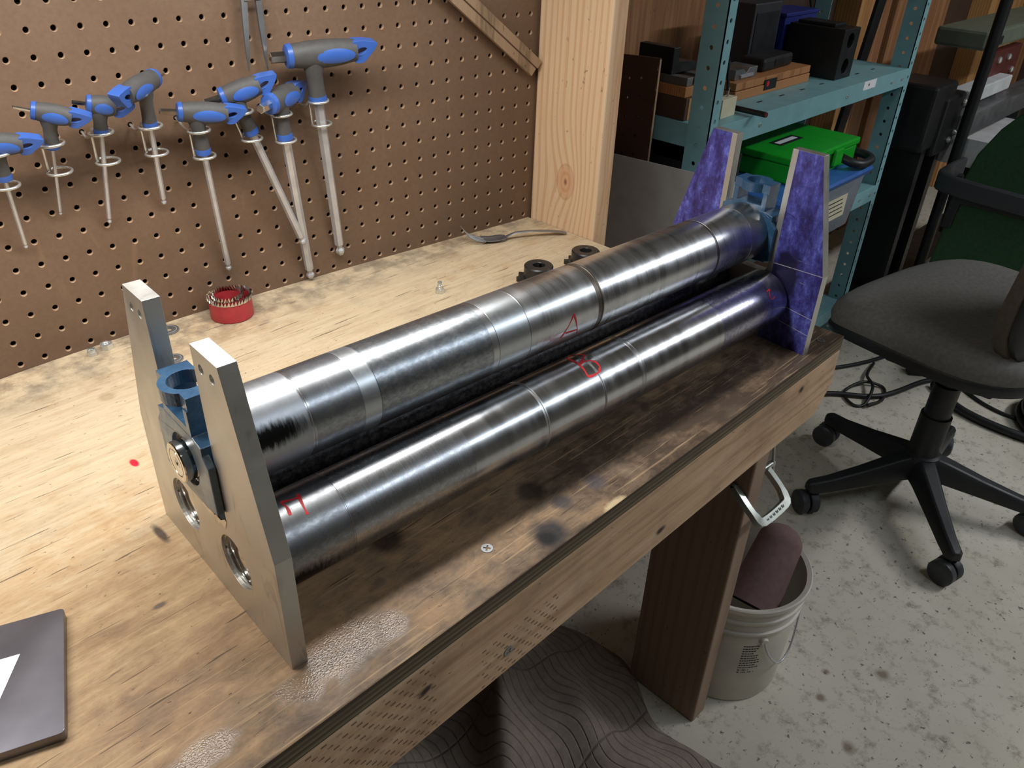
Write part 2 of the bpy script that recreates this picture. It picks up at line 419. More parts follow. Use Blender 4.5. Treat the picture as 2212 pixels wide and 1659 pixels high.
ROLLU = m_roll('turned_steel_upper', [(.0, .077, (178, 182, 188), .42, .2), (.080, .122, (150, 154, 160), .33, .8), (.122, .138, (196, 202, 206), .36, .3), (.138, .255, (138, 144, 150), .32, .9), (.262, .300, (190, 196, 200), .34, .5), (.390, .398, (104, 98, 90), .45, 0.), (.586, .590, (100, 98, 96), .4, 0.), (.655, .70, (164, 166, 166), .34, .6)],
               [((.045, -.0300, .012), .026, (.75, 1.3, 2.4), (52, 52, 52), .34)], .25, .33)
ROLLL = m_roll('turned_steel_lower', [(.0, .079, (140, 142, 146), .38, .4), (.079, .20, (160, 162, 166), .30, .8), (.284, .2885, (200, 202, 204), .36, 0.), (.362, .3655, (160, 160, 162), .4, 0.), (.418, .425, (180, 182, 184), .32, .2), (.56, .66, (136, 134, 158), .28, .8)],
               [((.03, -.030, -.016), .030, (.7, 1.2, 1.8), (40, 40, 40), .4)])
ROLLR = m_roll('turned_steel_rear_shaded', [(.0, .70, (72, 72, 74), .34, .3)])  # steel colour darkened to put in the shade under the upper roll
def m_platesteel():
    g = G('ground_plate_steel', metal=1.)
    c = g.ramp(g.noise(14, 5, .6), [(.3, rgb(196, 193, 187)), (.7, rgb(212, 210, 205))])
    c = g.mix(g.n('ShaderNodeMapRange', {0: g.noise(1, 4, .6, vec=g.mp((60, 60, 14)), dist=1.), 1: .6, 2: .75, 3: 0., 4: .5}), c, rgb(130, 126, 118))
    g.set(Base_Color=c, Roughness=g.n('ShaderNodeMapRange', {0: g.noise(30, 5), 1: .3, 2: .7, 3: .40, 4: .54}))
    g.bump(g.noise(1, 3, vec=g.mp((20, 900, 20))), .06, .0003)
    return g.m
M_PLATE = m_platesteel()
def m_dye():
    g = G('blue_layout_dye', rough=.45, metal=.35)
    x, y, z = g.xyz()
    nz = g.ma('ADD', g.ma('MULTIPLY', g.noise(1, 8, .75, vec=g.mp((1, 60, 22))), .75), g.ma('MULTIPLY', g.noise(1, 8, .75, vec=g.mp((1, 170, 150))), .30))
    c = g.ramp(nz, [(.36, rgb(34, 26, 66)), (.48, rgb(58, 50, 116)), (.56, rgb(78, 78, 160)), (.64, rgb(112, 120, 208)), (.74, rgb(168, 172, 216))])
    scr = g.noise(1, 3, .6, vec=g.mp((1, 60, 420), rot=(.9, 0, 0)))
    c = g.mix(g.n('ShaderNodeMapRange', {0: scr, 1: .68, 2: .72, 3: 0., 4: .6}), c, rgb(176, 168, 176))
    chip = g.spot((0, .100, .172), .018, .5, g.noise(90, 5, .7))
    c = g.mix(chip, c, rgb(176, 166, 150))
    c = g.mix(g.spot((0, -.022, .088), .024, .4, g.noise(60, 5), (0, 1, .6)), c, rgb(30, 26, 62))
    # scribed layout lines
    for a, b in ((.10, .055), (.12, .035), (-.05, .10)):
        ln = g.ma('ABSOLUTE', g.ma('SUBTRACT', g.ma('SUBTRACT', z, g.ma('MULTIPLY', y, a)), b))
        c = g.mix(g.n('ShaderNodeMapRange', {0: ln, 1: .0002, 2: .0006, 3: .7, 4: 0.}), c, rgb(210, 206, 210))
    arc = g.n('ShaderNodeVectorMath', {0: g.mp((0, 1, 1), loc=(0, .004, -.127))}, out=1, operation='LENGTH')
    c = g.mix(g.n('ShaderNodeMapRange', {0: g.ma('ABSOLUTE', g.ma('SUBTRACT', arc, .036)), 1: .0003, 2: .0008, 3: .55, 4: 0.}), c, rgb(40, 34, 80))
    # bare strip along the slot edges
    e = g.ma('ABSOLUTE', g.ma('SUBTRACT', y, .039))
    bare = g.ma('LESS_THAN', e, .0435)
    c = g.mix(bare, c, rgb(188, 186, 182))
    g.set(Base_Color=c, Metallic=g.n('ShaderNodeMapRange', {0: bare, 1: 0., 2: 1., 3: .3, 4: .9}))
    return g.m
M_DYE = m_dye()
def m_cast():
    g = G('blue_cast_paint', rgb(44, 80, 112), .28)
    c = g.mix(g.n('ShaderNodeMapRange', {0: g.noise(90, 5), 1: .45, 2: .7, 3: 0., 4: .6}), rgb(40, 74, 104), rgb(58, 96, 128))
    g.set(Base_Color=c, Coat_Weight=.4, Coat_Roughness=.2); g.bump(g.noise(260, 3), .45, .0012)
    return g.m
M_CAST = m_cast()
M_CASTBARE = plain('machined_cast_iron', rgb(112, 126, 138), .35, .4, var=.2, sc=120)
M_CHROME = plain('zinc_wire', rgb(214, 216, 212), .3, .8, var=.06)
M_SHINY = plain('polished_steel', rgb(208, 206, 202), .16, 1., var=.08, sc=80)
M_HEX = plain('hex_steel', rgb(194, 194, 197), .36, .55, var=.1, sc=60)
M_BEARING = plain('bearing_seal', rgb(120, 108, 90), .35, .5, var=.15)
M_BLUEP = plain('blue_plastic', rgb(54, 92, 168), .38, var=.08)
M_GREYR = plain('grey_rubber_grip', rgb(72, 71, 70), .62, var=.1, sc=90, bump=.08)
M_REDP = plain('red_paint', rgb(168, 50, 57), .42, var=.16, sc=60)
M_BLACKOX = plain('black_oxide', rgb(54, 54, 54), .38, .55, var=.15, sc=70)
M_DARKHOLE = plain('dark_cavity', rgb(14, 12, 12), .9)
M_TEAL = plain('teal_enamel', rgb(128, 174, 180), .45, var=.1, sc=20)
M_BLACKP = plain('black_plastic', rgb(30, 31, 33), .5, var=.15)
M_BLACKM = plain('black_paint_metal', rgb(22, 23, 25), .45, var=.2)
M_DARKGREY = plain('dark_grey_plastic', rgb(52, 54, 58), .5, var=.12)
M_GREEN = plain('green_plastic', rgb(22, 168, 38), .4, var=.06)
M_TOTE = plain('clear_tote_plastic', rgb(132, 142, 152), .3, var=.08, Alpha=1.)
M_TOTELID = plain('blue_tote_lid', rgb(56, 104, 178), .35, var=.1)
M_WHITE = plain('white_paper', rgb(232, 232, 236), .8, var=.03)
M_INK = plain('printed_ink', rgb(40, 40, 44), .7)
M_CREAM = plain('cream_card', rgb(214, 206, 176), .7, var=.06)
M_BUCKET = plain('white_bucket_plastic', rgb(206, 200, 188), .5, var=.12, sc=12)
M_GALV = plain('galvanized_sheet', rgb(206, 209, 210), .5, .15, var=.14, sc=14)
M_ALU = plain('dull_aluminium', rgb(150, 152, 154), .45, .9, var=.1)
M_REDPEN = plain('red_marker', rgb(206, 36, 44), .5, var=.1)
M_BROWNBOARD = plain('dark_hardboard', rgb(84, 58, 46), .6, var=.15, sc=14)
M_MAROON = plain('maroon_abrasive', rgb(116, 90, 90), .85, var=.12, sc=90)
M_BLANKET = plain('blanket_cloth', rgb(112, 98, 88), .95, var=.16, sc=70, bump=.3)
M_SEAT = plain('grey_seat_fabric', rgb(104, 102, 98), .95, var=.16, sc=120, bump=.35)
M_BROWNFAB = plain('brown_back_fabric', rgb(80, 72, 62), .95, var=.16, sc=120, bump=.3)
M_GREENFAB = plain('green_mesh_fabric', rgb(40, 74, 44), .9, var=.14, sc=120, bump=.2)
M_CLAMP = plain('plated_clamp', rgb(170, 174, 168), .38, .9, var=.14, sc=50)
M_OLIVE = plain('olive_grey_enamel', rgb(104, 112, 96), .5, var=.1)
M_RUST = plain('dark_red_enamel', rgb(84, 34, 28), .5, var=.15)
M_ORANGE = plain('orange_plastic', rgb(214, 74, 40), .5)
M_WALLDARK = plain('dark_wall_boards', rgb(70, 50, 36), .8, var=.25, sc=6)
M_BLUEDK = plain('dark_blue_plastic', rgb(34, 44, 120), .45, var=.12)
M_BAR = m_fir('worn_yardstick_wood', rgb(158, 132, 104), rgb(134, 110, 86), rgb(100, 82, 64), sc=2.)
M_OAK = m_fir('oiled_oak', rgb(186, 130, 82), rgb(164, 108, 64), rgb(120, 76, 44), sc=2.)
M_SLAB = plain('hot_rolled_steel', rgb(124, 122, 129), .36, .85, var=.2, sc=16)

M_CEIL = plain('ceiling_paint', rgb(196, 192, 186), .85, var=.05, sc=3)
M_ROOM = plain('room_wall_paint', rgb(112, 104, 96), .85, var=.12, sc=3)
# ------------------------------------------------------------------ the setting
def setting():
    struct(MB().box((-3, -4.5, -.1), (6.5, .9, 0)).build('floor', M_FLOOR))
    struct(MB().box((-3, .10, 0), (.705, .17, 2.6)).build('wall_back', M_WALLDARK))
    wr = struct(MB().box((.705, .34, 0), (6.5, .42, 2.6)).build('wall_right', M_WALLDARK))
    # exposed framing and boards on the wall behind the shelf
    for x0, x1, m, nm, t in ((1.20, 1.86, M_REDWOOD, 'plywood_panel', .02), (2.60, 2.735, M_STUD, 'stud', .085), (2.84, 3.0, M_REDWOOD, 'board', .03), (3.06, 3.62, M_REDWOOD, 'board', .03), (4.0, 4.5, M_STUD, 'stud', .085), (4.75, 5.1, M_REDWOOD, 'board', .03), (.75, 1.14, M_REDWOOD, 'plywood_panel', .02)):
        MB().box((x0, .34-t, .0), (x1, .34, 2.6)).build(nm, m, wr, bevel=.002)
    # the rest of the room, out of frame but mirrored in the steel
    struct(MB().box((-3, -4.5, 2.6), (6.5, .9, 2.7)).build('ceiling', M_CEIL))
    struct(MB().box((-3, -4.6, 0), (6.5, -4.5, 2.6)).build('wall_front', M_ROOM))
    struct(MB().box((-3.1, -4.5, 0), (-3, .9, 2.6)).build('wall_left', M_ROOM))
    struct(MB().box((6.5, -4.5, 0), (6.6, .9, 2.6)).build('wall_far', M_ROOM))
setting()

# pegboard: gently bowed hardboard with a real 1 inch hole grid
PB_O = Vector((0, 0, .3372+Z0))
PB_U, PB_N, PB_V = Vector((.9958, -.0917, .0012)), Vector((.0917, .9954, -.0290)), Vector((.0014, .0290, .9996))
def pboard(u, v, off=0.):
    a, c = (u-11)/15, (v-6.5)/7
    a_ = max(-1.35, min(1.2, a)); c_ = max(-1.5, min(1.2, c))
    y = -.0097*a_*a_+.0014*c_*c_+.0074*a_*c_+.0077*a_**3-.0034*a_*a_*c_
    return PB_O+PB_U*(u*.0254)+PB_N*(y-off)-PB_V*(v*.0254)
def pegboard():
    mb = MB(); n = 12; hr = .140; dpt = .0048
    u0, u1, v0, v1 = -12, 26, -9, 13
    def sq(k):                    # 12 points on the unit square perimeter
        pts = []
        for i in range(n):
            a = 2*PI*i/n+PI/4
            c, s_ = math.cos(a), math.sin(a); m_ = max(abs(c), abs(s_))
            pts.append((.5*c/m_, .5*s_/m_))
        return pts
    S = sq(0)
    for v in range(v0, v1+1):
        for u in range(u0, u1+1):
            vs = []
            for (a, b) in S:
                vv = v-b
                p = pboard(u+a, vv)
                vs.append(p)
            vs += [pboard(u+hr*math.cos(2*PI*i/n+PI/4), v-hr*math.sin(2*PI*i/n+PI/4)) for i in range(n)]
            vs += [pboard(u+hr*.86*math.cos(2*PI*i/n+PI/4), v-hr*.86*math.sin(2*PI*i/n+PI/4), -.0010) for i in range(n)]
            vs += [pboard(u+hr*.86*math.cos(2*PI*i/n+PI/4), v-hr*.86*math.sin(2*PI*i/n+PI/4), -dpt) for i in range(n)]
            mb.add(vs, [(i, (i+1) % n, n+(i+1) % n, n+i) for i in range(n)], 0)
            mb.add(vs, [(n+i, n+(i+1) % n, 2*n+(i+1) % n, 2*n+i) for i in range(n)], 1)
            mb.add(vs, [(2*n+i, 2*n+(i+1) % n, 3*n+(i+1) % n, 3*n+i) for i in range(n)], 1)
    # plain strip below the last row down to the bench, and beside the last column
    for u in range(u0, u1+1):
        a, b = pboard(u-.5, v1+.5), pboard(u+.5, v1+.5)
        mb.add([a, b, Vector((b.x, b.y, Z0+.0005)), Vector((a.x, a.y, Z0+.0005))], [(0, 1, 2, 3)], 0)
    for v in range(v0, v1+1):
        a, b = pboard(u1+.5, v-.5), pboard(u1+.5, v+.5)
        c, d = pboard(u1+.78, v-.5), pboard(u1+.78, v+.5)
        mb.add([a, c, d, b], [(0, 1, 2, 3)], 0)
    a, b = pboard(u1+.5, v1+.5), pboard(u1+.78, v1+.5)
    mb.add([a, b, Vector((b.x, b.y, Z0+.0005)), Vector((a.x, a.y, Z0+.0005))], [(0, 1, 2, 3)], 0)
    # a back skin so the sheet has thickness
    def back(i, j):
        u = lerp(u0-.5, u1+.78, i); v = lerp(v0-.5, v1+1.0, j)
        return pboard(u, v, -dpt-.003)
    o = mb.build('pegboard', [M_PEG, M_PEGRAW], fix=False)
    bm = bmesh.new(); bm.from_mesh(o.data); bmesh.ops.remove_doubles(bm, verts=bm.verts, dist=1e-5); bm.to_mesh(o.data); bm.free()
    tag(o, 'brown perforated hardboard pegboard standing behind the workbench', 'pegboard')
    MB().grid(back, 8, 6).build('backing_sheet', M_DARKHOLE, o)
pegboard()

# workbench: plywood top, front apron, leg, tall post at the right end
def bench():
    b = thing('workbench', 'wooden workbench with a stained plywood top and lumber apron', 'workbench', (0, 0, 0))
    x0, x1, y0, y1 = -1.25, .6695, -.6225, .0
    t = MB()
    t.box((x0, y0, -.020), (x1, y1, 0))
    o = t.build('bench_top', [M_TOP, M_EDGE], b); o.location = (0, 0, Z0)
    for p in o.data.polygons:
        if abs(p.normal.z) < .5: p.material_index = 1
    md = o.modifiers.new('bevel', 'BEVEL'); md.width = .0012; md.segments = 2
    # apron: 2x4 on the front, chamfered lower corner at the right end
    pts = [(x0, -.109), (.640, -.109), (.6735, -.074), (.6695, -.0205), (x0, -.0205)]
    a = MB().prism(pts, t0=0, t1=.038, F=fr((0, 0, 0), (1, 0, 0), (0, 0, 1), (0, 1, 0))).build('front_apron', M_APRON, b, bevel=.002)
    a.location = (0, y0, Z0)
    MB().box((x1-.040, y0+.04, Z0-.109), (x1-.002, y1, Z0-.0205)).build('end_apron', M_APRON, b, bevel=.002)
    MB().box((.588, -.584, 0), (.626, -.446, Z0-.0205)).build('leg', M_LEG, b, bevel=.003)
    MB().box((.588, -.10, 0), (.626, .02, Z0-.0205)).build('leg', M_LEG, b, bevel=.003)
    MB().box((-1.2, -.584, 0), (-1.162, -.446, Z0-.0205)).build('leg', M_LEG, b, bevel=.003)
    MB().box((.6702, -.2063, .0), (.7045, -.0715, 2.3)).build('post', M_POST, b, bevel=.0025)
    # countersunk screws with a cross recess
    def screw(c, N, U, r=.0052):
        N = Vector(N); U = Vector(U); W = N.cross(U)
        F = fr(c, U, W, N)
        mb = MB(); k = r*.16; L = r*.62
        cross = [(k,k),(k,L),(-k,L),(-k,k),(-L,k),(-L,-k),(-k,-k),(-k,-L),(k,-L),(k,-k),(L,-k),(L,k)]
        mb.prism(circ((0, 0), r, 20), [cross], -.001, .0006, F, 0)
        mb.prism(cross, (), -.001, -.0006, F, 1)
        mb.build('screw', [M_ALU, M_DARKHOLE], b)
    screw((.0741, -.5812, Z0), (0, 0, 1), (.8, .6, 0))
    screw((.6350, -.607, Z0), (0, 0, 1), (1, 0, 0))
    screw((.0614, y0, Z0-.0826), (0, -1, 0), (.8, 0, .6))
    screw((.645, -.30, Z0), (0, 0, 1), (1, 0, 0))
bench()

# ------------------------------------------------------------------ slip roll machine
def slip_roll():
    T = thing('slip_roll', 'three-roll steel bending machine with two slotted side plates on the bench', 'machine', (-.1065, -.5049, Z0), (0, 0, math.radians(-3.0)))
    WC = .039
    def outline():
        o = [(-.068, 0), (-.068, .102), (-.0345, .235), (.0025, .235), (.0025, .094)]
        for i in range(7):
            a = PI+PI/2*i/6; o.append((.0115+.009*math.cos(a), .094+.009*math.sin(a)))
        for i in range(7):
            a = -PI/2+PI/2*i/6; o.append((.0665+.009*math.cos(a), .094+.009*math.sin(a)))
        o += [(.0755, .094), (.0755, .235), (.1095, .235), (.146, .108), (.149, 0)]
        return o
    F = fr((0, 0, 0), (0, 1, 0), (0, 0, 1), (1, 0, 0))
    lw = ((0., .0535), (.0845, .0535))
    def plate(s0, s1, far):
        holes = [circ(c, .0225, 40) for c in lw]+([] if far else [circ((w_, .2215), .0035, 16) for w_ in (-.0085, -.0235, .0855, .1000)])
        mb = MB().prism(outline(), holes, s0, s1, F, 0, mi_back=1 if far else 0)
        return mb.build('side_plate', [M_PLATE, M_DYE] if far else M_PLATE, T, bevel=.0007)
    p0 = plate(0, .0125, False)
    p1 = plate(.693, .7055, True); p1['label'] = 'far side plate coated in scratched blue layout dye'
    # ragged saw cut left at the foot of the near slot
    rag = [(.002, .0915), (.0065, .082), (.013, .0835), (.018, .0795), (.026, .082), (.035, .0795), (.043, .0825), (.043, .0862), (.012, .0865), (.004, .0925)]
    MB().prism(rag, (), -.0004, .0003, F).build('saw_cut_burr', M_SHINY, p0)
    # rolls
    def roll(w_, z, mat, prof, lab):
        rf = fr((0, 0, 0), (0, 1, 0), (0, 0, 1), (1, 0, 0))
        o = MB().lathe(prof, 96, rf).build('roll', mat, T, smooth=30); o.location = (0, w_, z)
        o['label'] = lab
        return o
    R = .035
    def rp(grooves, s0=.0135, s1=.6910):
        p = [(0, s0), (.010, s0), (R-.0012, s0), (R, s0+.0012)]
        for a, b, d in grooves: p += [(R, a), (R-d, a+.0003), (R-d, b-.0003), (R, b)]
        p += [(R, s1-.0015), (R-.0015, s1), (.010, s1), (0, s1)]
        return p
    ru = roll(.0425, .127, ROLLU, rp([(.0765, .0785, .0003), (.1215, .1225, .0002), (.1375, .1385, .0002), (.2615, .2622, .0003), (.2995, .3002, .0003), (.3910, .3965, .0004), (.5865, .5895, .0004), (.654, .656, .0002)]), 'upper turned steel roll with a bright machined finish')
    rl = roll(0, .0535, ROLLL, rp([(.0785, .0800, .0003), (.2845, .2868, .0004), (.3623, .3640, .0003), (.4185, .4192, .0002), (.4230, .4238, .0002)]), 'front lower steel roll lettered in red')
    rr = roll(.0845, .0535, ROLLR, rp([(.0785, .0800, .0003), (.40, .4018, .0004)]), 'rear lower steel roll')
    # red marker strokes laid on the roll surface: (position along the roll, angle) polylines
    def pen(roll_, name, strokes, hw=.0012):
        mb = MB()
        for st in strokes:
            P = []
            for (s_, a) in st:
                a = math.radians(a)
                P.append(Vector((s_, R*a, 0)))
            Q = smoothpath(P, 5)
            L, Rr = [], []
            for i, q in enumerate(Q):
                d = (Q[min(i+1, len(Q)-1)]-Q[max(i-1, 0)]).normalized(); n_ = Vector((-d.y, d.x, 0))
                for side, lst in ((1, L), (-1, Rr)):
                    e = q+n_*hw*side*(.75+.25*math.sin(i*.7)); a = e.y/R
                    lst.append(Vector((e.x, (R+.00012)*math.cos(a), (R+.00012)*math.sin(a))))
            k = len(Q)
            mb.add(L+Rr, [(i, i+1, k+i+1, k+i) for i in range(k-1)])
        mb.build(name, M_REDPEN, roll_, fix=False)
    pen(ru, 'red_letter', [[(.340, 200), (.345, 188), (.3555, 165)], [(.3555, 165), (.3590, 182), (.3648, 207)], [(.3454, 192.6), (.3613, 195.7)]])
    pen(rl, 'red_letter', [[(.3533, 98.8), (.3544, 71.1), (.3625, 64.4), (.3662, 69.4), (.3695, 83.1), (.3672, 87.7), (.3564, 97.1)],
                           [(.3533, 98.8), (.3615, 97.4), (.3698, 104.6), (.3708, 116.6), (.3682, 122.5), (.3637, 125.9), (.3518, 124.3), (.3525, 112.1), (.3533, 98.8)]], .0015)
    pen(rl, 'red_letter', [[(.0399, 113.9), (.0411, 102.0), (.0405, 91.8), (.0468, 94.5), (.0533, 96.4)], [(.054, 90), (.0517, 109.6), (.0509, 122.5)]], .0014)
    pen(rl, 'red_letter', [[(.656, 130.9), (.6631, 129.3), (.6581, 136.2), (.6583, 148.1), (.6661, 146.2)]], .0007)
    # journals and pressed bearings in the lower bores (both plates)
    for s0, sg in ((0., 1), (.7055, -1)):
        for c in lw:
            Fb = fr((s0, c[0], c[1]), (0, 1, 0), (0, 0, 1), (sg, 0, 0))
            b = MB().lathe([(.0224, .0045), (.0185, .0045), (.0182, .0055), (.0182, .0115), (.0224, .0115)], 40, Fb).build('bearing', M_SHINY, T, smooth=35)
            MB().lathe([(.0182, .0062), (.0118, .0062), (.0118, .0110)], 40, Fb).build('seal', M_BEARING, b, smooth=35)
            MB().lathe([(.0222, .0022), (.0205, .0022), (.0205, .0034), (.0222, .0034)], 40, Fb, a0=.35, a1=2*PI-.1).build('snap_ring', M_CHROME, b, smooth=35)
            MB().lathe([(0, .0085), (.0015, .0068), (.0032, .0058), (.0100, .0058), (.0112, .0072), (.0112, .0135)], 32, Fb).build('journal', M_SHINY, T, smooth=35)
    # take-up bearing blocks sliding in the slots
    def block(s0, s1, out):
        # out: direction (+1/-1 along s) that faces away from the rolls
        B = bpy.data.objects.new('bearing_block', None); COL.objects.link(B); B.parent = T
        B.location = (0, .041, .127); B.empty_display_size = .03
        sm = (s0+s1)/2
        body = MB()
        # web with bearing eye, neck and window
        web = [(-.0345, -.029), (.0345, -.029), (.0345, .028), (.0225, .031), (.0225, .0513), (.0165, .0513), (.0165, .0365), (-.0165, .0365), (-.0165, .0513), (-.0225, .0513), (-.0225, .031), (-.0345, .028)]
        body.prism(web, [circ((0, 0), .0205, 40)], s0-.0056, s1+.0056, fr((0, 0, 0), (0, 1, 0), (0, 0, 1), (1, 0, 0)), mi_back=1)
        bo = body.build('housing', [M_CAST, M_CASTBARE if out < 0 else M_CAST], B, bevel=.0012, seg=2)
        # flanges that straddle the plate
        fl = [(-.041, -.026), (-.024, -.030), (.024, -.030), (.041, -.026), (.041, .014), (.031, .026), (.0225, .031), (-.0225, .031), (-.031, .026), (-.041, .014)]
        for a, b_ in ((s0-.0058, s0-.0003), (s1+.0003, s1+.0058)):
            MB().prism(fl, [circ((0, 0), .0205, 40)], a, b_, fr((0, 0, 0), (0, 1, 0), (0, 0, 1), (1, 0, 0))).build('flange', M_CASTBARE if (a < s0) == (out < 0) and out < 0 else M_CAST, B, bevel=.0012, seg=2)
        # top boss with the vertical screw hole
        def lobed(k):
            pts = []
            pts += [(-.0235, -.011), (-.0175, -.011)]
            for i in range(11):
                a = PI*1.12+PI*.76*i/10; pts.append((.0150*math.cos(a), -.0065+.0120*math.sin(a)))
            pts += [(.0175, -.011), (.0235, -.011), (.0235, .011), (.0175, .011)]
            for i in range(11):
                a = PI*.12+PI*.76*i/10; pts.append((.0150*math.cos(a), .0065+.0120*math.sin(a)))
            pts += [(-.0175, .011), (-.0235, .011)]
            return pts
        MB().prism(lobed(0), [circ((0, 0), .0128, 36)], .0510, .0615, fr((sm, 0, 0), (0, 1, 0), (1, 0, 0), (0, 0, 1))).build('screw_boss', M_CAST, B, bevel=.0012, seg=2)
        se = s0-.0036 if out < 0 else s1+.0036
        Fb = fr((se, 0, 0), (0, 1, 0), (0, 0, 1), (-out, 0, 0))
        MB().lathe([(.0204, .0005), (.0180, .0005), (.0176, .0018), (.0176, .018)], 40, Fb).build('outer_race', M_SHINY, B, smooth=35)
        MB().lathe([(.0176, .0020), (.0150, .0026), (.0150, .016)], 40, Fb).build('seal', M_BEARING, B, smooth=35)
        MB().lathe([(0, -.0062), (.0016, -.0078), (.0034, -.0088), (.0100, -.0088), (.0103, -.0082), (.0108, -.0082), (.0112, -.0088), (.0146, -.0088), (.0154, -.0080), (.0154, -.0006), (.0158, 0), (.0158, .018)], 48, Fb).build('shaft_end', M_SHINY, B, smooth=30)
        return B
    block(0, .0125, -1)
    block(.693, .7055, 1)
slip_roll()

# ------------------------------------------------------------------ hex keys on pegboard hooks
def hexkey(i, label, J, B, E, h, aT, aN, rs, rsh, rings, hook_label, side=-1):
    J, B, E, h = (Vector(q) for q in (J, B, E, h))
    s = (J-B).normalized()
    h.normalize(); t = h.cross(s).normalized()
    sh = t.cross(h); hp = s.cross(t)      # handle 'up' and the stem's own cross axis
    K = thing('hex_key', label, 'hex key', (J.x, J.y, J.z+Z0), group='blue handled hex keys')
    def P(x, y, z): return h*x+sh*y+t*z
    st = rs*.82                               # half depth across the handle
    xb = aT-rs*1.80                           # where the blue loop begins
    nubL = min(.22*(aT-aN), .018)
    x0 = aN+nubL
    def ring(x, u, d, wd, n=20):
        out = []
        for k in range(n):
            a = 2*PI*k/n; cy, cz = math.sin(a), math.cos(a)
            out.append(P(x, (u if cy > 0 else d)*cy, wd*cz))
        return out
    # grip body
    N = 10; rg = []
    for k in range(N+1):
        f = k/N; x = lerp(x0+rs*.42, xb+rs*.12, f)
        u = rs*(.86+.16*math.sin(PI*f)); d = rs*(.80+.22*math.sin(PI*min(1, f*1.05)))
        if f > .8: d *= 1-.08*(f-.8)/.2
        rg.append(ring(x, u, d, st*(.95+.1*math.sin(PI*f))))
    grip = MB().loft(rg).build('grip', M_GREYR, K, smooth=50)
    MB().loft([ring(x0, rs*.70, rs*.68, st*.78), ring(x0+rs*.06, rs*.85, rs*.80, st*.93), ring(x0+rs*.42, rs*.92, rs*.86, st*1.0), ring(x0+rs*.46, rs*.84, rs*.78, st*.93)]).build('end_cap', M_BLUEP, K, smooth=40)
    # loop end with its eye
    ol = [(xb-rs*.10, rs*.82), (xb+rs*.7, rs*.82), (xb+rs*1.3, rs*.74), (aT-rs*.06, rs*.66), (aT, rs*.50), (aT-rs*.25, rs*.08), (aT-rs*.75, -rs*.42), (xb+rs*.70, -rs*.74), (xb+rs*.10, -rs*.78), (xb-rs*.20, -rs*.45), (xb-rs*.62, -rs*.16), (xb-rs*.62, rs*.14), (xb-rs*.20, rs*.45)]
    ol = [(q.x, q.y) for q in smoothpath([(a, b, 0) for a, b in ol], 3, True)]
    eye = [(xb+rs*.38+rs*.58*math.cos(a), rs*.06+rs*.24*math.sin(a)+rs*.16*math.cos(a)) for a in [2*PI*k/16 for k in range(16)]]
    MB().prism(ol, [eye], -st*.62, st*.62, (Vector((0, 0, 0)), h, sh, t)).build('hang_loop', M_BLUEP, K, bevel=rs*.17, seg=3, smooth=50)
    # oval inlays, both faces
    for sg in (1, -1):
        mb = MB(); rows = []
        L, Hh = min(rs*1.5, .34*(xb-x0)), rs*.54
        c = xb-L-rs*.12
        def f(iu, iv):
            a = 2*PI*iu; r = iv
            x = c+L*r*math.cos(a); y = Hh*r*math.sin(a)-rs*.02
            q = max(0., 1-(y/(rs*1.02))**2)
            return P(x, y, sg*(st*1.03*math.sqrt(q)+.0003*(1-r**6)+.0001))
        mb.grid(f, 28, 4).build('inlay', M_BLUEP, grip, smooth=60)
    # stem, collar, hexagonal bar
    Ls = (J-B).length
    r1, r2 = rs*.76, rs*.66
    def tr(y, r): return [hp*(r*math.cos(2*PI*k/18))-s*y+t*(r*.92*math.sin(2*PI*k/18)) for k in range(18)]
    MB().loft([tr(0, r1*1.05), tr(rs*.9, r1*1.02), tr(rs*1.5, r2*.94), tr(Ls*.62, r2*.92), tr(Ls-rs*.55, r2)]).build('stem', M_GREYR, K, smooth=60)
    MB().loft([tr(Ls-rs*.6, r2*1.02), tr(Ls-rs*.45, r2*1.06), tr(Ls-rs*.08, r2*1.04), tr(Ls, r2*.9)]).build('collar', M_BLUEP, K, smooth=40)
    tip = E-J; ax = (E-B).normalized()
    q0 = B-J
    u_ = ax.cross(t).normalized(); v_ = ax.cross(u_)
    def hx(c, r): return [c+(u_*math.cos(PI/3*k)+v_*math.sin(PI/3*k))*r for k in range(6)]
    mb = MB().loft([hx(q0-ax*.002, rsh), hx(tip-ax*rsh*2.6, rsh), hx(tip-ax*rsh*2.2, rsh*.62), hx(tip-ax*rsh*1.7, rsh*.62), hx(tip-ax*rsh*1.25, rsh*.98), hx(tip-ax*rsh*.7, rsh*1.0), hx(tip, rsh*.6)])
    mb.build('hex_bar', M_HEX, K)
    def hn(x, r): return [P(x, r*math.sin(PI/3*k+.5), r*math.cos(PI/3*k+.5)) for k in range(6)]
    MB().loft([hn(aN, rsh*.85), hn(aN+.0008, rsh), hn(x0+.004, rsh)]).build('short_arm', M_SHINY, K)
    # the double-ring wire hook that carries it
    hk = MB(); RW = .0016; RR = .0118
    def axis(z):                              # point on the key axis at a height
        f = (z-B.z)/s.z if abs(s.z) > 1e-3 else 0
        return B+s*((z-B.z)/s.z)
    c1 = axis(rings[0])+Vector((0, 0, 0)); c2 = axis(rings[1])+Vector(rings[2])
    nb = PB_N
    def rpts(c, a0=0.): return [c+Vector((RR*math.cos(a), RR*math.sin(a), .0015*a/PI)) for a in [a0+2*PI*k/20*.97 for k in range(21)]]
    A0 = math.radians(128 if side < 0 else 60)
    r1p = rpts(c1, A0); r2p = rpts(c2, A0)
    # board surface next to the upper ring
    l = c1-(PB_O-Vector((0, 0, Z0)))
    u, v = l.dot(PB_U)/.0254, -l.dot(PB_V)/.0254
    hu, hv = round(u+side*.55), round(v-.35)
    hole = pboard(hu, hv)-Vector((0, 0, Z0))
    st_ = hole+nb*.004
    out = hole-nb*.010-Vector((0, 0, .003))
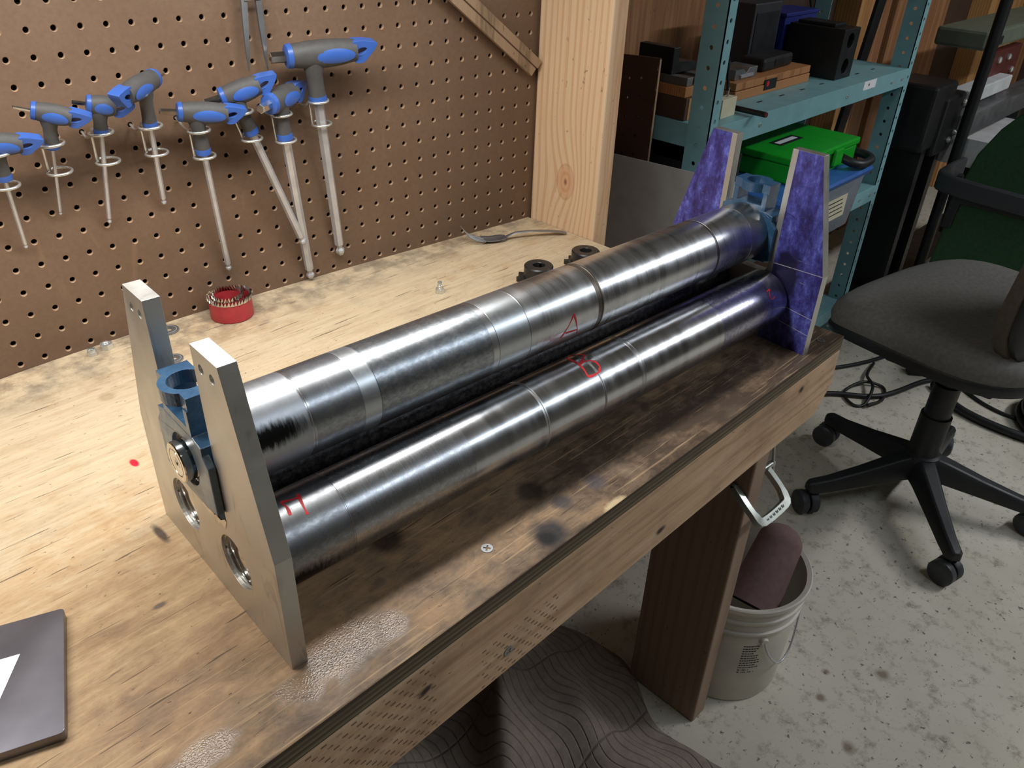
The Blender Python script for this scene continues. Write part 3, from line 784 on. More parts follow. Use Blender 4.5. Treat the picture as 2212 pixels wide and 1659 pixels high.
    hk.tube(smoothpath([st_, hole-nb*.002, out, (out+r1p[0])/2+Vector((0, 0, -.002)), r1p[0]], 5)+r1p[1:], RW, 7)
    hk.tube(smoothpath([r1p[0]+Vector((0, 0, -.0005)), r1p[0]+Vector((.0005, 0, -.006)), r2p[0]+Vector((-.0005, 0, .006)), r2p[0]], 4)+r2p[1:], RW, 7)
    o = hk.build('wire_hook', M_CHROME, smooth=60)
    off = hole.copy()
    for vv in o.data.vertices: vv.co -= off
    o.location = off+Vector((0, 0, Z0))
    tag(o, hook_label, 'hook', 'wire hooks on the pegboard')
KEYS = [
 ('blue and grey T-handle hex key cut off by the left edge', (-.0706, -.0535, .2500), (-.0681,-.0429,.2126), (-.0628,-.0215,.1324), (.985, -.05, -.16), .0414, -.035, .0112, .0021, (.238, .203, (0, 0, 0)), 'double-ring wire hook nearest the left edge'),
 ('small T-handle hex key second from the left edge, handle sloping down', (-.0161, -.0527, .2701), (-.0176,-.0420,.2341), (-.0208,-.0196,.1584), (.8984, -.3445, -.2724), .0378, -.0298, .0105, .0017, (.2365, .2055, (.004, -.002, 0)), 'double-ring wire hook holding the key second from left'),
 ('T-handle hex key whose loop end is hidden by the next handle', (.0337, -.0498, .2698), (.0318,-.0435,.2399), (.0256,-.0219,.1380), (.9373, -.2722, -.2174), .0330, -.0243, .0106, .0023, (.2395, .2075, (.004, -.002, 0)), 'double-ring wire hook holding the overlapped key'),
 ('T-handle hex key with its blue loop pointing down left toward the viewer', (.0785, -.0600, .2860), (.0820,-.0481,.2402), (.0895,-.0238,.1456), (-.8046, -.5905, -.0900), .0560, -.0420, .0118, .0029, (.2385, .207, (.002, 0, 0)), 'double-ring wire hook holding the key turned toward the viewer'),
 ('level T-handle hex key hanging in front, middle of the row', (.1298, -.0580, .2497), (.1347,-.0517,.2017), (.1508,-.0311,.0466), (.9474, -.2974, -.1184), .0540, -.0371, .0122, .0035, (.2275, .197, (0, 0, 0)), 'double-ring wire hook holding the level middle key'),
 ('T-handle hex key tilted up to the right with a slanting bar', (.1782, -.0572, .2629), (.1955,-.0558,.2148), (.2504,-.0510,.0608), (.9173, -.3131, .2461), .0520, -.0333, .0128, .0047, (.240, .2075, (-.004, 0, 0)), 'double-ring wire hook holding the tilted key'),
 ('T-handle hex key seen end-on with its hexagonal arm toward the viewer', (.2291, -.0663, .2507), (.2335,-.0645,.2035), (.2623,-.0390,.0040), (.8857, .4625, .0399), .0570, -.0400, .0140, .0056, (.232, .2005, (0, 0, 0)), 'double-ring wire hook holding the end-on key'),
 ('largest blue and grey T-handle hex key at the right of the row', (.2779, -.0687, .2960), (.2850,-.0632,.2392), (.3115,-.0424,.0262), (.9680, -.2503, .0168), .0801, -.0493, .0158, .0064, (.239, .2105, (0, 0, 0)), 'double-ring wire hook holding the largest key'),
]
for i, k in enumerate(KEYS): hexkey(i, *k)

# ------------------------------------------------------------------ other tools on the board
def board_tools():
    # pair of dividers, legs hanging down from above the frame
    D = thing('dividers', 'grey steel dividers hanging with two slender pointed legs', 'dividers', tuple(pboard(9.2, -2.2, .014)))
    o0 = pboard(9.2, -2.2, .014)
    def leg(a, b):
        A, Bp = Vector(a)+Vector((0, 0, Z0))-o0, Vector(b)+Vector((0, 0, Z0))-o0
        d = (Bp-A); n = PB_N
        sd = d.cross(n).normalized(); rings = []
        for f, wd, th in ((0, .0036, .0022), (.45, .0034, .0020), (.72, .0024, .0016), (.95, .0009, .0007), (1, .0003, .0003)):
            c = A+d*f
            rings.append([c+sd*wd-n*th, c+sd*wd+n*th, c-sd*wd+n*th, c-sd*wd-n*th])
        MB().loft(rings).build('leg', M_ALU, D, bevel=.0004)
    top = Vector((.230, -.032, .395))
    leg((.2215, -.032, .372), (.2143, -.0335, .2785))
    leg((.2372, -.033, .372), (.2376, -.0355, .2762))
    A = top+Vector((0, 0, Z0))-o0
    MB().lathe([(0, -.006), (.011, -.006), (.012, -.004), (.012, .004), (.011, .006), (0, .006)], 24, fr(A, PB_U, PB_V, PB_N)).build('hinge', M_ALU, D, smooth=30)
    MB().box((-.014, -.003, -.026), (.014, .003, 0), T=Matrix.Translation(A)).build('yoke', M_ALU, D, bevel=.001)
    MB().tube([A+Vector((-.010, -.004, -.040)), A+Vector((.014, -.004, -.040))], .0016, 8).build('spread_screw', M_CHROME, D)
    # worn wooden bar hung diagonally in the corner: two laths with a groove between
    S0, S1 = Vector((.340, -.0555, .470)), Vector((.655, -.0800, .2405))
    d = (S1-S0).normalized(); n = PB_N
    sd = d.cross(n).normalized()
    W = tag(bpy.data.objects.new('folding_rule', None), 'worn wooden strip with a centre groove slanting across the pegboard corner', 'wooden strip')
    COL.objects.link(W); W.location = S0+Vector((0, 0, Z0))
    L = (S1-S0).length
    for a, b in ((-.0135, -.0010), (.0010, .0135)):
        e = .004 if a > 0 else 0
        MB().prism([(0, a), (L+e, a), (L+e+.001, b), (0, b)], (), -.003, .003, (Vector((0, 0, 0)), d, sd, n)).build('lath', M_BAR, W, bevel=.0006)
    MB().prism([(0, -.0012), (L-.002, -.0012), (L-.002, .0012), (0, .0012)], (), -.002, .0025, (Vector((0, 0, 0)), d, sd, n)).build('groove', M_BROWNBOARD, W)
board_tools()

# ------------------------------------------------------------------ small things on the bench
def bench_items():
    # two nested hole saws
    def saw(r, h, c, n, lab):
        S = thing('hole_saw', lab, 'hole saw', (c[0], c[1], Z0), group='nested hole saws')
        prof = [(r-.0018, h-.006), (r-.0018, .003), (0, .003), (0, 0), (r-.001, 0), (r, .001), (r, h-.006)]
        MB().lathe(prof, 48).build('cup', M_REDP, S, smooth=40)
        mb = MB()
        for k in range(n):
            a0, a1, a2 = 2*PI*k/n, 2*PI*(k+.5)/n, 2*PI*(k+1)/n
            ro, ri = r+.0003, r-.0018
            if k % 2: ro += .0006
            def q(R_, a, z): return (R_*math.cos(a), R_*math.sin(a), z)
            b0, tt = h-.0062, h
            mb.add([q(ro, a0, b0), q(ro, a2, b0), q(ro, a1+.25*(a2-a0), tt), q(ri, a0, b0), q(ri, a2, b0), q(ri, a1+.25*(a2-a0), tt)],
                   [(0, 1, 2), (5, 4, 3), (0, 2, 5, 3), (1, 4, 5, 2), (0, 3, 4, 1)])
        mb.build('teeth', M_SHINY, S)
        return S
    saw(.0262, .030, (.132, -.0590), 40, 'larger red hole saw with bright teeth standing by the pegboard')
    saw(.0185, .034, (.1285, -.0610), 30, 'smaller hole saw nested inside the larger red one')
    # nuts, washers, grease fitting
    def nut(nm, lab, c, af, h, hole, rz, dome=False):
        N = thing(nm, lab, 'nut', (c[0], c[1], Z0), (0, 0, rz))
        hexo = circ((0, 0), af/math.sqrt(3), 6)
        MB().prism(hexo, [circ((0, 0), hole, 24)], 0, h).build('nut_body', M_CHROME, N, bevel=.0008)
        if dome: MB().lathe([(hole+.0008, h), (af*.43, h), (af*.40, h+.003), (hole+.001, h+.0028)], 24).build('locking_collar', M_CHROME, N, smooth=40)
        else: MB().lathe([(hole, h-.0003), (hole-.0008, h-.0014), (hole, h-.0022), (hole-.0008, h-.0032), (hole, .0005)], 24).build('thread', M_HEX, N)
    nut('hex_nut', 'plain hex nut lying by the pegboard left of the slip roll', (-.0165, -.0385), .0130, .0065, .0042, .3)
    nut('lock_nut', 'smaller flanged lock nut beside the plain hex nut', (-.0350, -.0430), .0100, .0050, .0034, .1, True)
    def washer(lab, c, r, tilt):
        Wn = thing('washer', lab, 'washer', (c[0], c[1], Z0+.0002), tilt, 'loose washers behind the slip roll')
        MB().prism(circ((0, 0), r, 36), [circ((0, 0), r*.36, 24)], 0, .0016).build('disc', M_ALU, Wn, bevel=.0003)
        MB().prism(circ((0, 0), r*.80, 36), [circ((0, 0), r*.74, 36)], .0016, .00175).build('stamped_ring', M_HEX, Wn)
    washer('grey washer just behind the rear prong nearer the pegboard', (.0540, -.0455), .0125, (0, 0, 0))
    washer('grey stamped washer lying beside the rear prong of the slip roll', (.0275, -.1140), .0105, (0, 0, .5))
    Zk = thing('grease_fitting', 'small zinc grease fitting standing on its hex base', 'grease fitting', (.3690, -.1860, Z0), (0, 0, .2))
    MB().prism(circ((0, 0), .0062, 6), (), 0, .0062).build('hex_base', M_CHROME, Zk, bevel=.0006)
    MB().lathe([(.0050, .006), (.0048, .0072), (.0033, .0080), (.0030, .0100), (.0036, .0112), (.0026, .0124), (.0026, .0136), (.0033, .0150), (.0028, .0164), (.0010, .0170), (0, .0166)], 20).build('nipple', M_CHROME, Zk, smooth=40)
    # fork
    Fk = thing('fork', 'old dinner fork lying tines up in the bench corner', 'fork', (.5680, -.1150, Z0))
    P0, P1 = Vector((.5500, -.1050, 0)), Vector((.6577, -.1591, 0))
    d = (P1-P0).normalized(); s = Vector((-d.y, d.x, 0)); base = Vector((.5680, -.1150, 0))
    L = .185
    def sec(x, wd, z, th):
        c = P0+d*x-base
        return [c+s*wd+Vector((0, 0, z)), c+s*wd*.5+Vector((0, 0, z+th)), c-s*wd*.5+Vector((0, 0, z+th)), c-s*wd+Vector((0, 0, z)), c-s*wd*.5+Vector((0, 0, z-th*.4)), c+s*wd*.5+Vector((0, 0, z-th*.4))]
    MB().loft([sec(.018, .0055, .0035, .001), sec(.026, .0038, .0075, .0016), sec(.036, .0028, .0105, .0018), sec(.06, .0030, .0110, .0016), sec(.09, .0050, .0085, .0014), sec(.110, .0068, .0055, .0012), sec(.119, .0072, .0035, .001), sec(.1225, .003, .003, .0008)]).build('handle', M_ALU, Fk, smooth=50)
    def bowl(i, j):
        x = lerp(-.018, .021, i); wv = .0105*math.sqrt(max(0, 1-max(0, (x-.006)/.0165)**2))+.0010
        y = lerp(-wv, wv, j)
        z = .0018+(.0035 if x > 0 else 0)*max(0, x/.021)**2+.0022*(y/.0105)**2+6*max(0, -x)**2
        return P0+d*x+s*y-base+Vector((0, 0, z))
    MB().grid(bowl, 10, 8).build('bowl', M_ALU, Fk, smooth=60, thick=.0009)
    for k in range(4):
        y = -.0092+k*.00613
        pts = [P0+d*x+s*(y*(1-.1*f))-base+Vector((0, 0, .0030+6*x*x+20*max(0, -x-.03)**2)) for x, f in [(-.015-.036*q/6, q/6) for q in range(7)]]
        MB().tube(pts, [.0013, .0013, .0013, .0012, .0011, .0009, .0005], 6).build('tine', M_ALU, Fk, smooth=60)
    # sprockets with hubs
    def sprocket(lab, c, rz, key):
        S = thing('sprocket', lab, 'sprocket', (c[0], c[1], Z0), (0, 0, rz), 'black hubbed sprockets')
        nt = 11; pts = []
        for k in range(nt):
            for (da, r) in ((-.34, .0250), (-.20, .0258), (-.11, .0300), (.0, .0310), (.11, .0300), (.20, .0258), (.34, .0250)):
                a = 2*PI*(k+da)/nt*1.; pts.append((r*math.cos(a), r*math.sin(a)))
        MB().prism(pts, [circ((0, 0), .0085, 24)], 0, .0072).build('toothed_disc', M_BLACKOX, S, bevel=.0008)
        MB().lathe([(.0085, .0070), (.0195, .0070), (.0205, .0075), (.0205, .0235), (.0190, .0250), (.0092, .0250), (.0085, .0243), (.0085, .0070)], 48).build('hub', M_BLACKOX, S, smooth=35)
        if key: MB().box((-.0085, -.0016, .012), (-.0074, .0016, .0242)).build('keyway', M_SHINY, S)
    sprocket('black hubbed sprocket nearer the grease fitting, bright keyway', (.4960, -.2500), math.radians(205), True)
    sprocket('black hubbed sprocket beside the wooden post', (.5860, -.2600), math.radians(25), False)
    # slab of steel with a paper label in the near left corner
    A, B_ = Vector((-.2036, -.4133, 0)), Vector((-.2428, -.5190, 0))
    e = (B_-A); eL = e.length; e.normalize(); g_ = Vector((e.y, -e.x, 0))
    if g_.x > 0: g_ = -g_
    S = thing('steel_slab', 'flat mill-scale steel slab with a white paper label, near left corner', 'steel plate', (A.x, A.y, Z0))
    def cor(u0, u1, v0, v1, r=.003):
        out = []
        for (cx, cy, a0) in ((u1-r, v0+r, -PI/2), (u1-r, v1-r, 0), (u0+r, v1-r, PI/2), (u0+r, v0+r, PI)):
            for k in range(4): out.append((cx+r*math.cos(a0+PI/2*k/3), cy+r*math.sin(a0+PI/2*k/3)))
        return out
    FS = (Vector((0, 0, 0)), e, g_, Vector((0, 0, 1)))
    MB().prism(cor(0, eL, 0, .23), (), .0002, .0082, FS).build('slab', M_SLAB, S, bevel=.0010)
    lb = MB().prism([(.034, .0275), (.100, .0475), (.100, .20), (.034, .20)], (), .0083, .0086, FS).build('paper_label', M_WHITE, S)
    for k in range(3): MB().prism([(.056+k*.004, .0440), (.0572+k*.004, .0440), (.0572+k*.004, .075), (.056+k*.004, .075)], (), .0086, .0087, FS).build('printed_line', M_INK, lb)
bench_items()

# ------------------------------------------------------------------ under the bench
def clamp():
    Cc = thing('c_clamp', 'plated C-clamp gripping the bench leg', 'clamp', (.607, -.60, Z0-.26))
    o = Vector((.607, -.60, -.26))
    P = [Vector(q)-o for q in ((.5845, -.562, -.236), (.5800, -.585, -.251), (.5815, -.604, -.266), (.5900, -.612, -.274), (.6500, -.613, -.276), (.6610, -.607, -.272), (.6640, -.592, -.259), (.6600, -.572, -.240))]
    Q = smoothpath(P, 3); rings = []
    nrm = Vector((0, -.62, .78)).normalized()
    for i, q in enumerate(Q):
        d = (Q[min(i+1, len(Q)-1)]-Q[max(0, i-1)]).normalized(); sd = d.cross(nrm).normalized()
        a, b = .0052, .0046
        f = 1.25 if 6 <= i <= 16 else 1.0
        rings.append([q+sd*a*f+nrm*b, q+sd*a*f-nrm*b, q-sd*a*f-nrm*b, q-sd*a*f+nrm*b])
    fr_ = MB().loft(rings).build('frame', M_CLAMP, Cc, bevel=.0014, smooth=40)
    lo = Vector((.598, -.6127, -.2750))-o
    for k in range(6):
        c = lo+Vector((.0085*k, 0, 0))
        T = Matrix.Translation(c+nrm*.0044)
        MB().box((-.0026, -.0022, -.0003), (.0026, .0022, .0006), T=T @ Matrix.Rotation(.9, 4, 'X')).build('raised_letter', M_CLAMP, fr_, bevel=.0003)
    MB().lathe([(0, .0), (.0055, .0), (.0055, .003), (.0035, .005)], 16, fr(P[0], (0, 1, 0), (0, 0, 1), (-1, 0, 0))).build('anvil', M_CLAMP, Cc, smooth=40)
    e = P[-1]; f = e+Vector((-.033, .004, .003)); h = e+Vector((.022, .002, -.001))
    MB().tube([f, h], .0048, 12).build('screw', M_CLAMP, Cc, smooth=60)
    MB().lathe([(0, 0), (.007, 0), (.0075, .004), (.004, .007)], 16, fr(f, (0, 1, 0), (0, 0, 1), (1, 0, 0))).build('swivel_pad', M_CLAMP, Cc, smooth=40)
    MB().tube([h+Vector((-.003, -.004, -.012)), h+Vector((-.003, .004, .034))], .0022, 8).build('tommy_bar', M_CLAMP, Cc, smooth=60)
    MB().lathe([(0, -.003), (.0034, -.002), (.0034, .002), (0, .003)], 12, fr(h+Vector((-.003, .004, .034)), (1, 0, 0), (0, 1, 0), (0, 0, 1))).build('bar_knob', M_CLAMP, Cc, smooth=60)
clamp()

def bucket():
    cx, cy, rb, rt, h = .7510, -.532, .108, .1190, .245
    B = thing('bucket', 'dirty white plastic bucket with a wire bail behind the bench leg', 'bucket', (cx, cy, 0))
    def rad(z): return lerp(rb, rt-.004, z/h)
    prof = [(0, .004), (rb-.004, .004), (rad(h)-.0025, h-.003), (rt+.001, h), (rt+.003, h-.002), (rt+.003, h-.010), (rad(h-.012)+.001, h-.012), (rad(h-.03)+.001, h-.030), (rad(h-.03)+.0045, h-.031), (rad(h-.036)+.0045, h-.036), (rad(h-.038), h-.038),
            (rad(h-.058), h-.058), (rad(h-.058)+.004, h-.059), (rad(h-.064)+.004, h-.064), (rad(h-.066), h-.066), (rb+.001, .006), (rb-.001, .001), (rb-.01, 0), (0, 0)]
    g = MB().lathe(prof, 64).build('tub', M_BUCKET, B, smooth=35)
    def sp(deg, z, off=.0004):
        a = math.radians(deg); r = rad(z)+off
        return Vector((r*math.cos(a), r*math.sin(a), z))
    # bail hangs against the side
    a0, a1, z0 = 238, 296, h-.080
    pts = []
    for k in range(17):
        f = k/16; sag = math.sin(PI*f)**.8
        pts.append(sp(lerp(a0, a1, f), z0-.075*sag, .005+.004*sag))
    MB().tube(pts, .0019, 8).build('bail', M_HEX, B, smooth=60)
    for dg in (a0, a1):
        d = Vector((math.cos(math.radians(dg)), math.sin(math.radians(dg)), 0))
        MB().lathe([(.008, -.003), (.008, .003), (.006, .006), (0, .006)], 18, fr(sp(dg, z0, 0), (-d.y, d.x, 0), (0, 0, 1), d)).build('bail_ear', M_BUCKET, B, smooth=40)
    # printed panel: lines of small type and a barcode
    mb = MB()
    rnd = random.Random(3)
    for r_ in range(12):
        z = h-.092-r_*.0062
        a = 222.
        end = 222+rnd.uniform(10, 19)
        while a < end:
            w_ = rnd.uniform(.8, 2.6)
            q = [sp(a, z), sp(a+w_, z), sp(a+w_, z-.0026), sp(a, z-.0026)]
            mb.add(q, [(3, 2, 1, 0)]); a += w_+.5
    mb.build('printed_text', M_INK, g, fix=False)
    mb = MB()
    for k in range(16):
        a = 224.5+k*.85; w_ = .3+.3*((k*7) % 3)/2
        mb.add([sp(a, h-.178), sp(a+w_, h-.178), sp(a+w_, h-.208), sp(a, h-.208)], [(3, 2, 1, 0)])
    mb.build('barcode', M_INK, g, fix=False)
    # abrasive belt folded over and standing in the bucket
    A0, A1 = Vector((cx-.030, cy-.048, .190)), Vector((cx+.085, cy-.034, .292))
    ax = (A1-A0).normalized(); sd = Vector((.55, -.83, 0)); sd = (sd-ax*sd.dot(ax)).normalized(); nn = ax.cross(sd)
    def loop(i, j, dr=0.):
        a = 2*PI*i; r = lerp(.045, .037, j)-dr
        round_ = 1.0 if j < .78 else math.sqrt(max(.0004, 1-((j-.78)/.22)**2))
        return (A1-A0)*j+(sd*math.cos(a)*r*1.0-nn*math.sin(a)*r*.82)*round_
    bt = MB().grid(loop, 28, 30).build('sanding_belt', M_MAROON, smooth=60)
    bt.location = A0
    tag(bt, 'curled maroon sanding belt standing in the white bucket', 'sanding belt')
    MB().grid(lambda i, j: loop(i, j*.95, .0016), 28, 24).build('black_backing', M_BLACKP, bt, smooth=60)
    for k in range(3):
        s_ = MB().tube([(-.012*k, .012*k, 0), (-.006-.012*k, .02+.012*k, .17-.01*k), (-.010-.012*k, .026+.012*k, .19-.01*k)], [.006, .0045, .003], 8).build('steel_offcut', M_SHINY, smooth=50)
        s_.location = (cx-.052+.006*k, cy+.030-.010*k, .09)
        tag(s_, ['tallest bright steel offcut leaning in the bucket', 'middle bright steel offcut leaning in the bucket', 'shortest bright steel offcut leaning in the bucket'][k], 'steel offcut', 'steel offcuts in the bucket')
bucket()

def blanket():
    g = G('quilted_blanket', rough=.95)
    x, y, z = g.xyz()
    wob = g.ma('MULTIPLY', g.ma('SINE', g.ma('MULTIPLY', y, 42.)), .012)
    wob = g.ma('ADD', wob, g.ma('MULTIPLY', g.ma('SUBTRACT', g.noise(8, 2), .5), .012))
    ln = g.ma('ABSOLUTE', g.ma('SUBTRACT', g.ma('FRACT', g.ma('DIVIDE', g.ma('ADD', x, wob), .018)), .5))
    seam = g.n('ShaderNodeMapRange', {0: ln, 1: 0., 2: .11, 3: 1., 4: 0.})
    seam2 = g.n('ShaderNodeMapRange', {0: g.ma('ABSOLUTE', g.ma('SUBTRACT', g.ma('FRACT', g.ma('DIVIDE', y, .17)), .5)), 1: 0., 2: .022, 3: 1., 4: 0.})
    seam = g.ma('MAXIMUM', seam, seam2)
    c = g.ramp(g.noise(60, 6, .7), [(.3, rgb(122, 109, 99)), (.7, rgb(146, 132, 120))])
    c = g.mix(g.ma('MULTIPLY', seam, .30), c, rgb(70, 60, 53))
    g.set(Base_Color=c)
    g.bump(g.ma('ADD', g.ma('MULTIPLY', seam, -1.), g.ma('MULTIPLY', g.noise(300, 3), .15)), .6, .004)
    O = Vector((.24, -.43, 0))
    import mathutils.noise as mn
    def f(i, j):
        a, b = lerp(-.55, .33, i), lerp(-.27, .26, j)
        # a along the bench, b across; ragged edges
        a2 = a+.03*math.sin(b*14); b2 = b+.03*math.sin(a*9+1)
        edge = min(1, min(i, 1-i)*9)*min(1, min(j, 1-j)*7)
        n1 = mn.noise(Vector((a*4.2, b*4.5, .3))); n2 = mn.noise(Vector((a*9, b*8, 4.)))
        hgt = .016+.150*math.exp(-((a+.20+.25*b)/.135)**2)+.125*math.exp(-((a-.065-.35*b)/.055)**2)*(.75+.6*n1)+.05*math.exp(-((a-.20)/.07)**2)+.030*n1+.018*n2
        hgt *= .72+.28*math.cos((b-.02)*5)
        x_, y_ = a2+.03*n2, b2-.10*a
        return (x_, y_, max(.004, .006+edge*max(.0, hgt)))
    o = MB().grid(f, 110, 70).build('moving_blanket', g.m, smooth=180, thick=.004)
    o.location = O
    tag(o, 'grey-brown quilted moving blanket heaped on the floor under the bench', 'blanket')
blanket()

# ------------------------------------------------------------------ steel shelving and what stands on it
SX0, SX1, SY0, SY1 = 1.136, 2.126, -.110, .195
SHZ = (Z0+.075, Z0-.250, .130)
def shelving():
    S = thing('steel_shelving', 'teal bolted steel shelving unit with perforated uprights', 'shelving', (SX0, SY0, 0))
    o = Vector((SX0, SY0, 0))
    Hh = Z0+.95
    def upright(x, y, dx, dy):
        mb = MB()
        def strip(U, N, wd, t, zoff):
            k = int(Hh/.0365)
            holes = [circ((wd/2, .03+zoff+i*.0365), .0046, 8) for i in range(k)]
            mb.prism([(0, 0), (wd, 0), (wd, Hh), (0, Hh)], [q for q in holes if q[0][1] < Hh-.02], 0, t, fr(Vector((x, y, 0))-o, U, (0, 0, 1), N))
        strip((0, dy, 0), (1, 0, 0), .050, .0022, 0)
        strip((dx, 0, 0), (0, dy, 0), .029, .0022, .012)
        mb.build('upright', M_TEAL, S)
    upright(SX0, SY0, 1, 1); upright(SX1, SY0, 1, 1); upright(SX0, SY1, 1, -1); upright(SX1, SY1, 1, -1)
    for z in SHZ:
        mb = MB()
        lo, hi = Vector((SX0+.003, SY0+.003, z-.001))-o, Vector((SX1+.002, SY1-.003, z))-o
        mb.box(lo, hi)
        sh = mb.build('shelf', M_TEAL, S)
        for (a, b) in (((SX0+.030, SY0-.0012, z-.045), (SX1-.001, SY0+.0014, z+.0015)), ((SX0+.003, SY1-.003, z-.045), (SX1, SY1, z+.0015)), ((SX0+.0024, SY0+.003, z-.045), (SX0+.004, SY1-.003, z+.0015)), ((SX1-.003, SY0+.003, z-.045), (SX1-.001, SY1-.003, z+.0015))):
            MB().box(Vector(a)-o, Vector(b)-o).build('lip', M_TEAL, sh, bevel=.0006)
        for x in (SX0+.20, SX0+.62, SX1-.10, SX1-.03):
            MB().lathe([(0, 0), (.0045, 0), (.0045, .002), (.003, .003), (0, .003)], 10, fr(Vector((x, SY0-.0012, z-.022))-o, (1, 0, 0), (0, 0, 1), (0, -1, 0))).build('bolt', M_CHROME, sh, smooth=40)
        # slots punched in the upper deck
        if z == SHZ[0]:
            first = None
            for ix in range(9):
                for iy in range(3):
                    c = Vector((SX0+.10+ix*.10, SY0+.06+iy*.09, z+.0002))-o
                    if first is None:
                        first = q = MB().box((-.011, -.0025, -.0002), (.011, .0025, .0001)).build('slot', M_DARKHOLE, sh)
                    else:
                        q = first.copy(); COL.objects.link(q); q.parent = sh
                    q.location = c
    st = MB().box(Vector((1.845, SY0-.0022, SHZ[0]-.020))-o, Vector((1.918, SY0-.0013, SHZ[0]+.001))-o).build('price_sticker', M_WHITE, S)
    mbk = MB().box(Vector((1.872, SY0-.0025, SHZ[0]-.012))-o, Vector((1.878, SY0-.0022, SHZ[0]-.006))-o).build('ink_spot', M_INK, st)
shelving()

def shelf_items():
    z = SHZ[0]
    def item(name, lab, cat, x, y, zz, rz=0, group=None): return thing(name, lab, cat, (x, y, zz), (0, 0, rz), group)
    # big black block with round holes
    B = item('black_block', 'tall matt black block with two round holes in its end', 'block', 1.84, .02, z)
    Fp = fr((0, -.074, 0), (1, 0, 0), (0, 0, 1), (0, 1, 0))
    MB().prism([(-.044, 0), (.044, 0), (.044, .118), (-.044, .118)], [circ((0, .030), .018, 24), circ((0, .090), .018, 24)], 0, .148, Fp).build('body', M_BLACKM, B, bevel=.002)
    MB().box((-.03, -.04, .118), (.03, .06, .126)).build('cap', M_BLACKM, B, bevel=.002)
    # sliding-lid wooden box with a name plate
    B = item('wooden_box', 'long oiled wooden box with a small dark name plate', 'wooden box', 1.385, -.015, z)
    MB().box((0, 0, 0), (.350, .10, .020)).build('box_body', M_OAK, B, bevel=.0015)
    MB().box((.001, .0015, .0215), (.349, .099, .038)).build('sliding_lid', M_OAK, B, bevel=.0015)
    p = MB().box((.125, -.0012, .008), (.180, 0, .031)).build('name_plate', M_BLACKM, B)
    MB().prism(circ((0, 0), .0065, 14), (), 0, .0006, fr((.139, -.0012, .0215), (1, 0, 0), (0, 0, 1), (0, -1, 0))).build('red_mark', M_REDPEN, p)
    B = item('steel_block', 'pale ground steel block resting on the long wooden box', 'steel block', 1.405, .004, z+.0385)
    MB().prism([(0, 0), (.095, 0), (.095, .022), (.06, .022), (.0475, .012), (.035, .022), (0, .022)], (), 0, .06, fr((0, 0, 0), (1, 0, 0), (0, 0, 1), (0, 1, 0))).build('vee_block', M_ALU, B, bevel=.001)
    MB().box((.02, -.004, .004), (.075, 0, .010)).build('clamp_slot', M_HEX, B)
    B = item('toolholder_case', 'low black rounded tool case lying on the long wooden box', 'case', 1.54, .030, z+.0385, .05)
    MB().box((0, -.02, 0), (.155, .045, .030)).build('case_body', M_BLACKP, B, bevel=.008, seg=3)
    MB().box((.055, -.022, .008), (.10, -.0195, .024)).build('latch', M_BLACKM, B, bevel=.001)
    # stack at the left end: dark hardwood block, pale box, black vise jaw
    B = item('hardwood_block', 'dark hardwood block with pale end grain at the shelf corner', 'wood block', 1.150, -.040, z, .0)
    MB().box((0, 0, 0), (.050, .115, .044)).build('block', M_BROWNBOARD, B, bevel=.0015)
    MB().box((.010, -.0012, .001), (.049, .0, .043)).build('end_grain', M_STUD, B)
    B = item('parallel_box', 'open wooden tray of steel parallels on the hardwood block', 'wooden tray', 1.150, -.035, z+.0442)
    MB().box((0, 0, 0), (.12, .12, .020)).build('tray', M_OAK, B, bevel=.0012)
    for k in range(4): MB().box((.008+.027*k, .004, .0202), (.028+.027*k, .1, .036-.004*(k % 2))).build('parallel', M_ALU if k % 2 == 0 else M_BROWNBOARD, B, bevel=.0008)
    B = item('vise_jaw', 'black machined angle block on the tray at the shelf corner', 'angle block', 1.160, .010, z+.0805)
    MB().prism([(0, 0), (.09, 0), (.09, .016), (.022, .022), (.022, .05), (0, .05)], (), 0, .085, fr((0, 0, 0), (1, 0, 0), (0, 0, 1), (0, 1, 0))).build('angle', M_BLACKM, B, bevel=.0015)
    MB().lathe([(.006, 0), (.006, .004), (0, .004)], 12, fr((.060, .04, .017), (1, 0, 0), (0, 1, 0), (0, 0, 1))).build('clamp_nut', M_BLACKM, B)
    # cream card stand and rods near the front edge
    B = item('card_stand', 'small cream block with two pins at the shelf front edge', 'block', 1.223, -.080, z, .05)
    MB().box((0, 0, 0), (.060, .022, .038)).build('block', M_CREAM, B, bevel=.001)
    for x in (.012, .038): MB().tube([(x, .011, .037), (x, .011, .056)], .0022, 8).build('pin', M_CHROME, B, smooth=60)
    MB().tube([(.036, .012, .050), (.040, .02, .085), (.042, .024, .105)], [.003, .004, .005], 8).build('black_rod', M_BLACKM, B, smooth=60)
    B = item('black_bar', 'short black bar overhanging the front edge of the upper shelf', 'bar', 1.305, -.06, z+.002, -.10)
    MB().tube([(0, .02, .006), (0, -.08, .008)], .0058, 12).build('bar', M_BLACKM, B, smooth=50)
    MB().tube([(0, -.08, .008), (0, -.083, .008)], .0052, 12).build('bar_end', M_RUST, B, smooth=50)
    B = item('socket_case', 'dark grey box standing at the back of the upper shelf', 'box', 1.62, .10, z)
    MB().box((0, 0, 0), (.13, .085, .17)).build('body', M_DARKGREY, B, bevel=.003)
    MB().box((.01, -.002, .02), (.12, 0, .15)).build('door', M_BLACKP, B, bevel=.002)
    B = item('blue_bin', 'dark blue plastic bin behind the black block', 'bin', 1.79, .105, z)
    MB().prism([(0, 0), (.17, 0), (.17, .08), (0, .08)], [[(.004, .004), (.166, .004), (.166, .076), (.004, .076)]], 0, .135).build('walls', M_BLUEDK, B, bevel=.001)
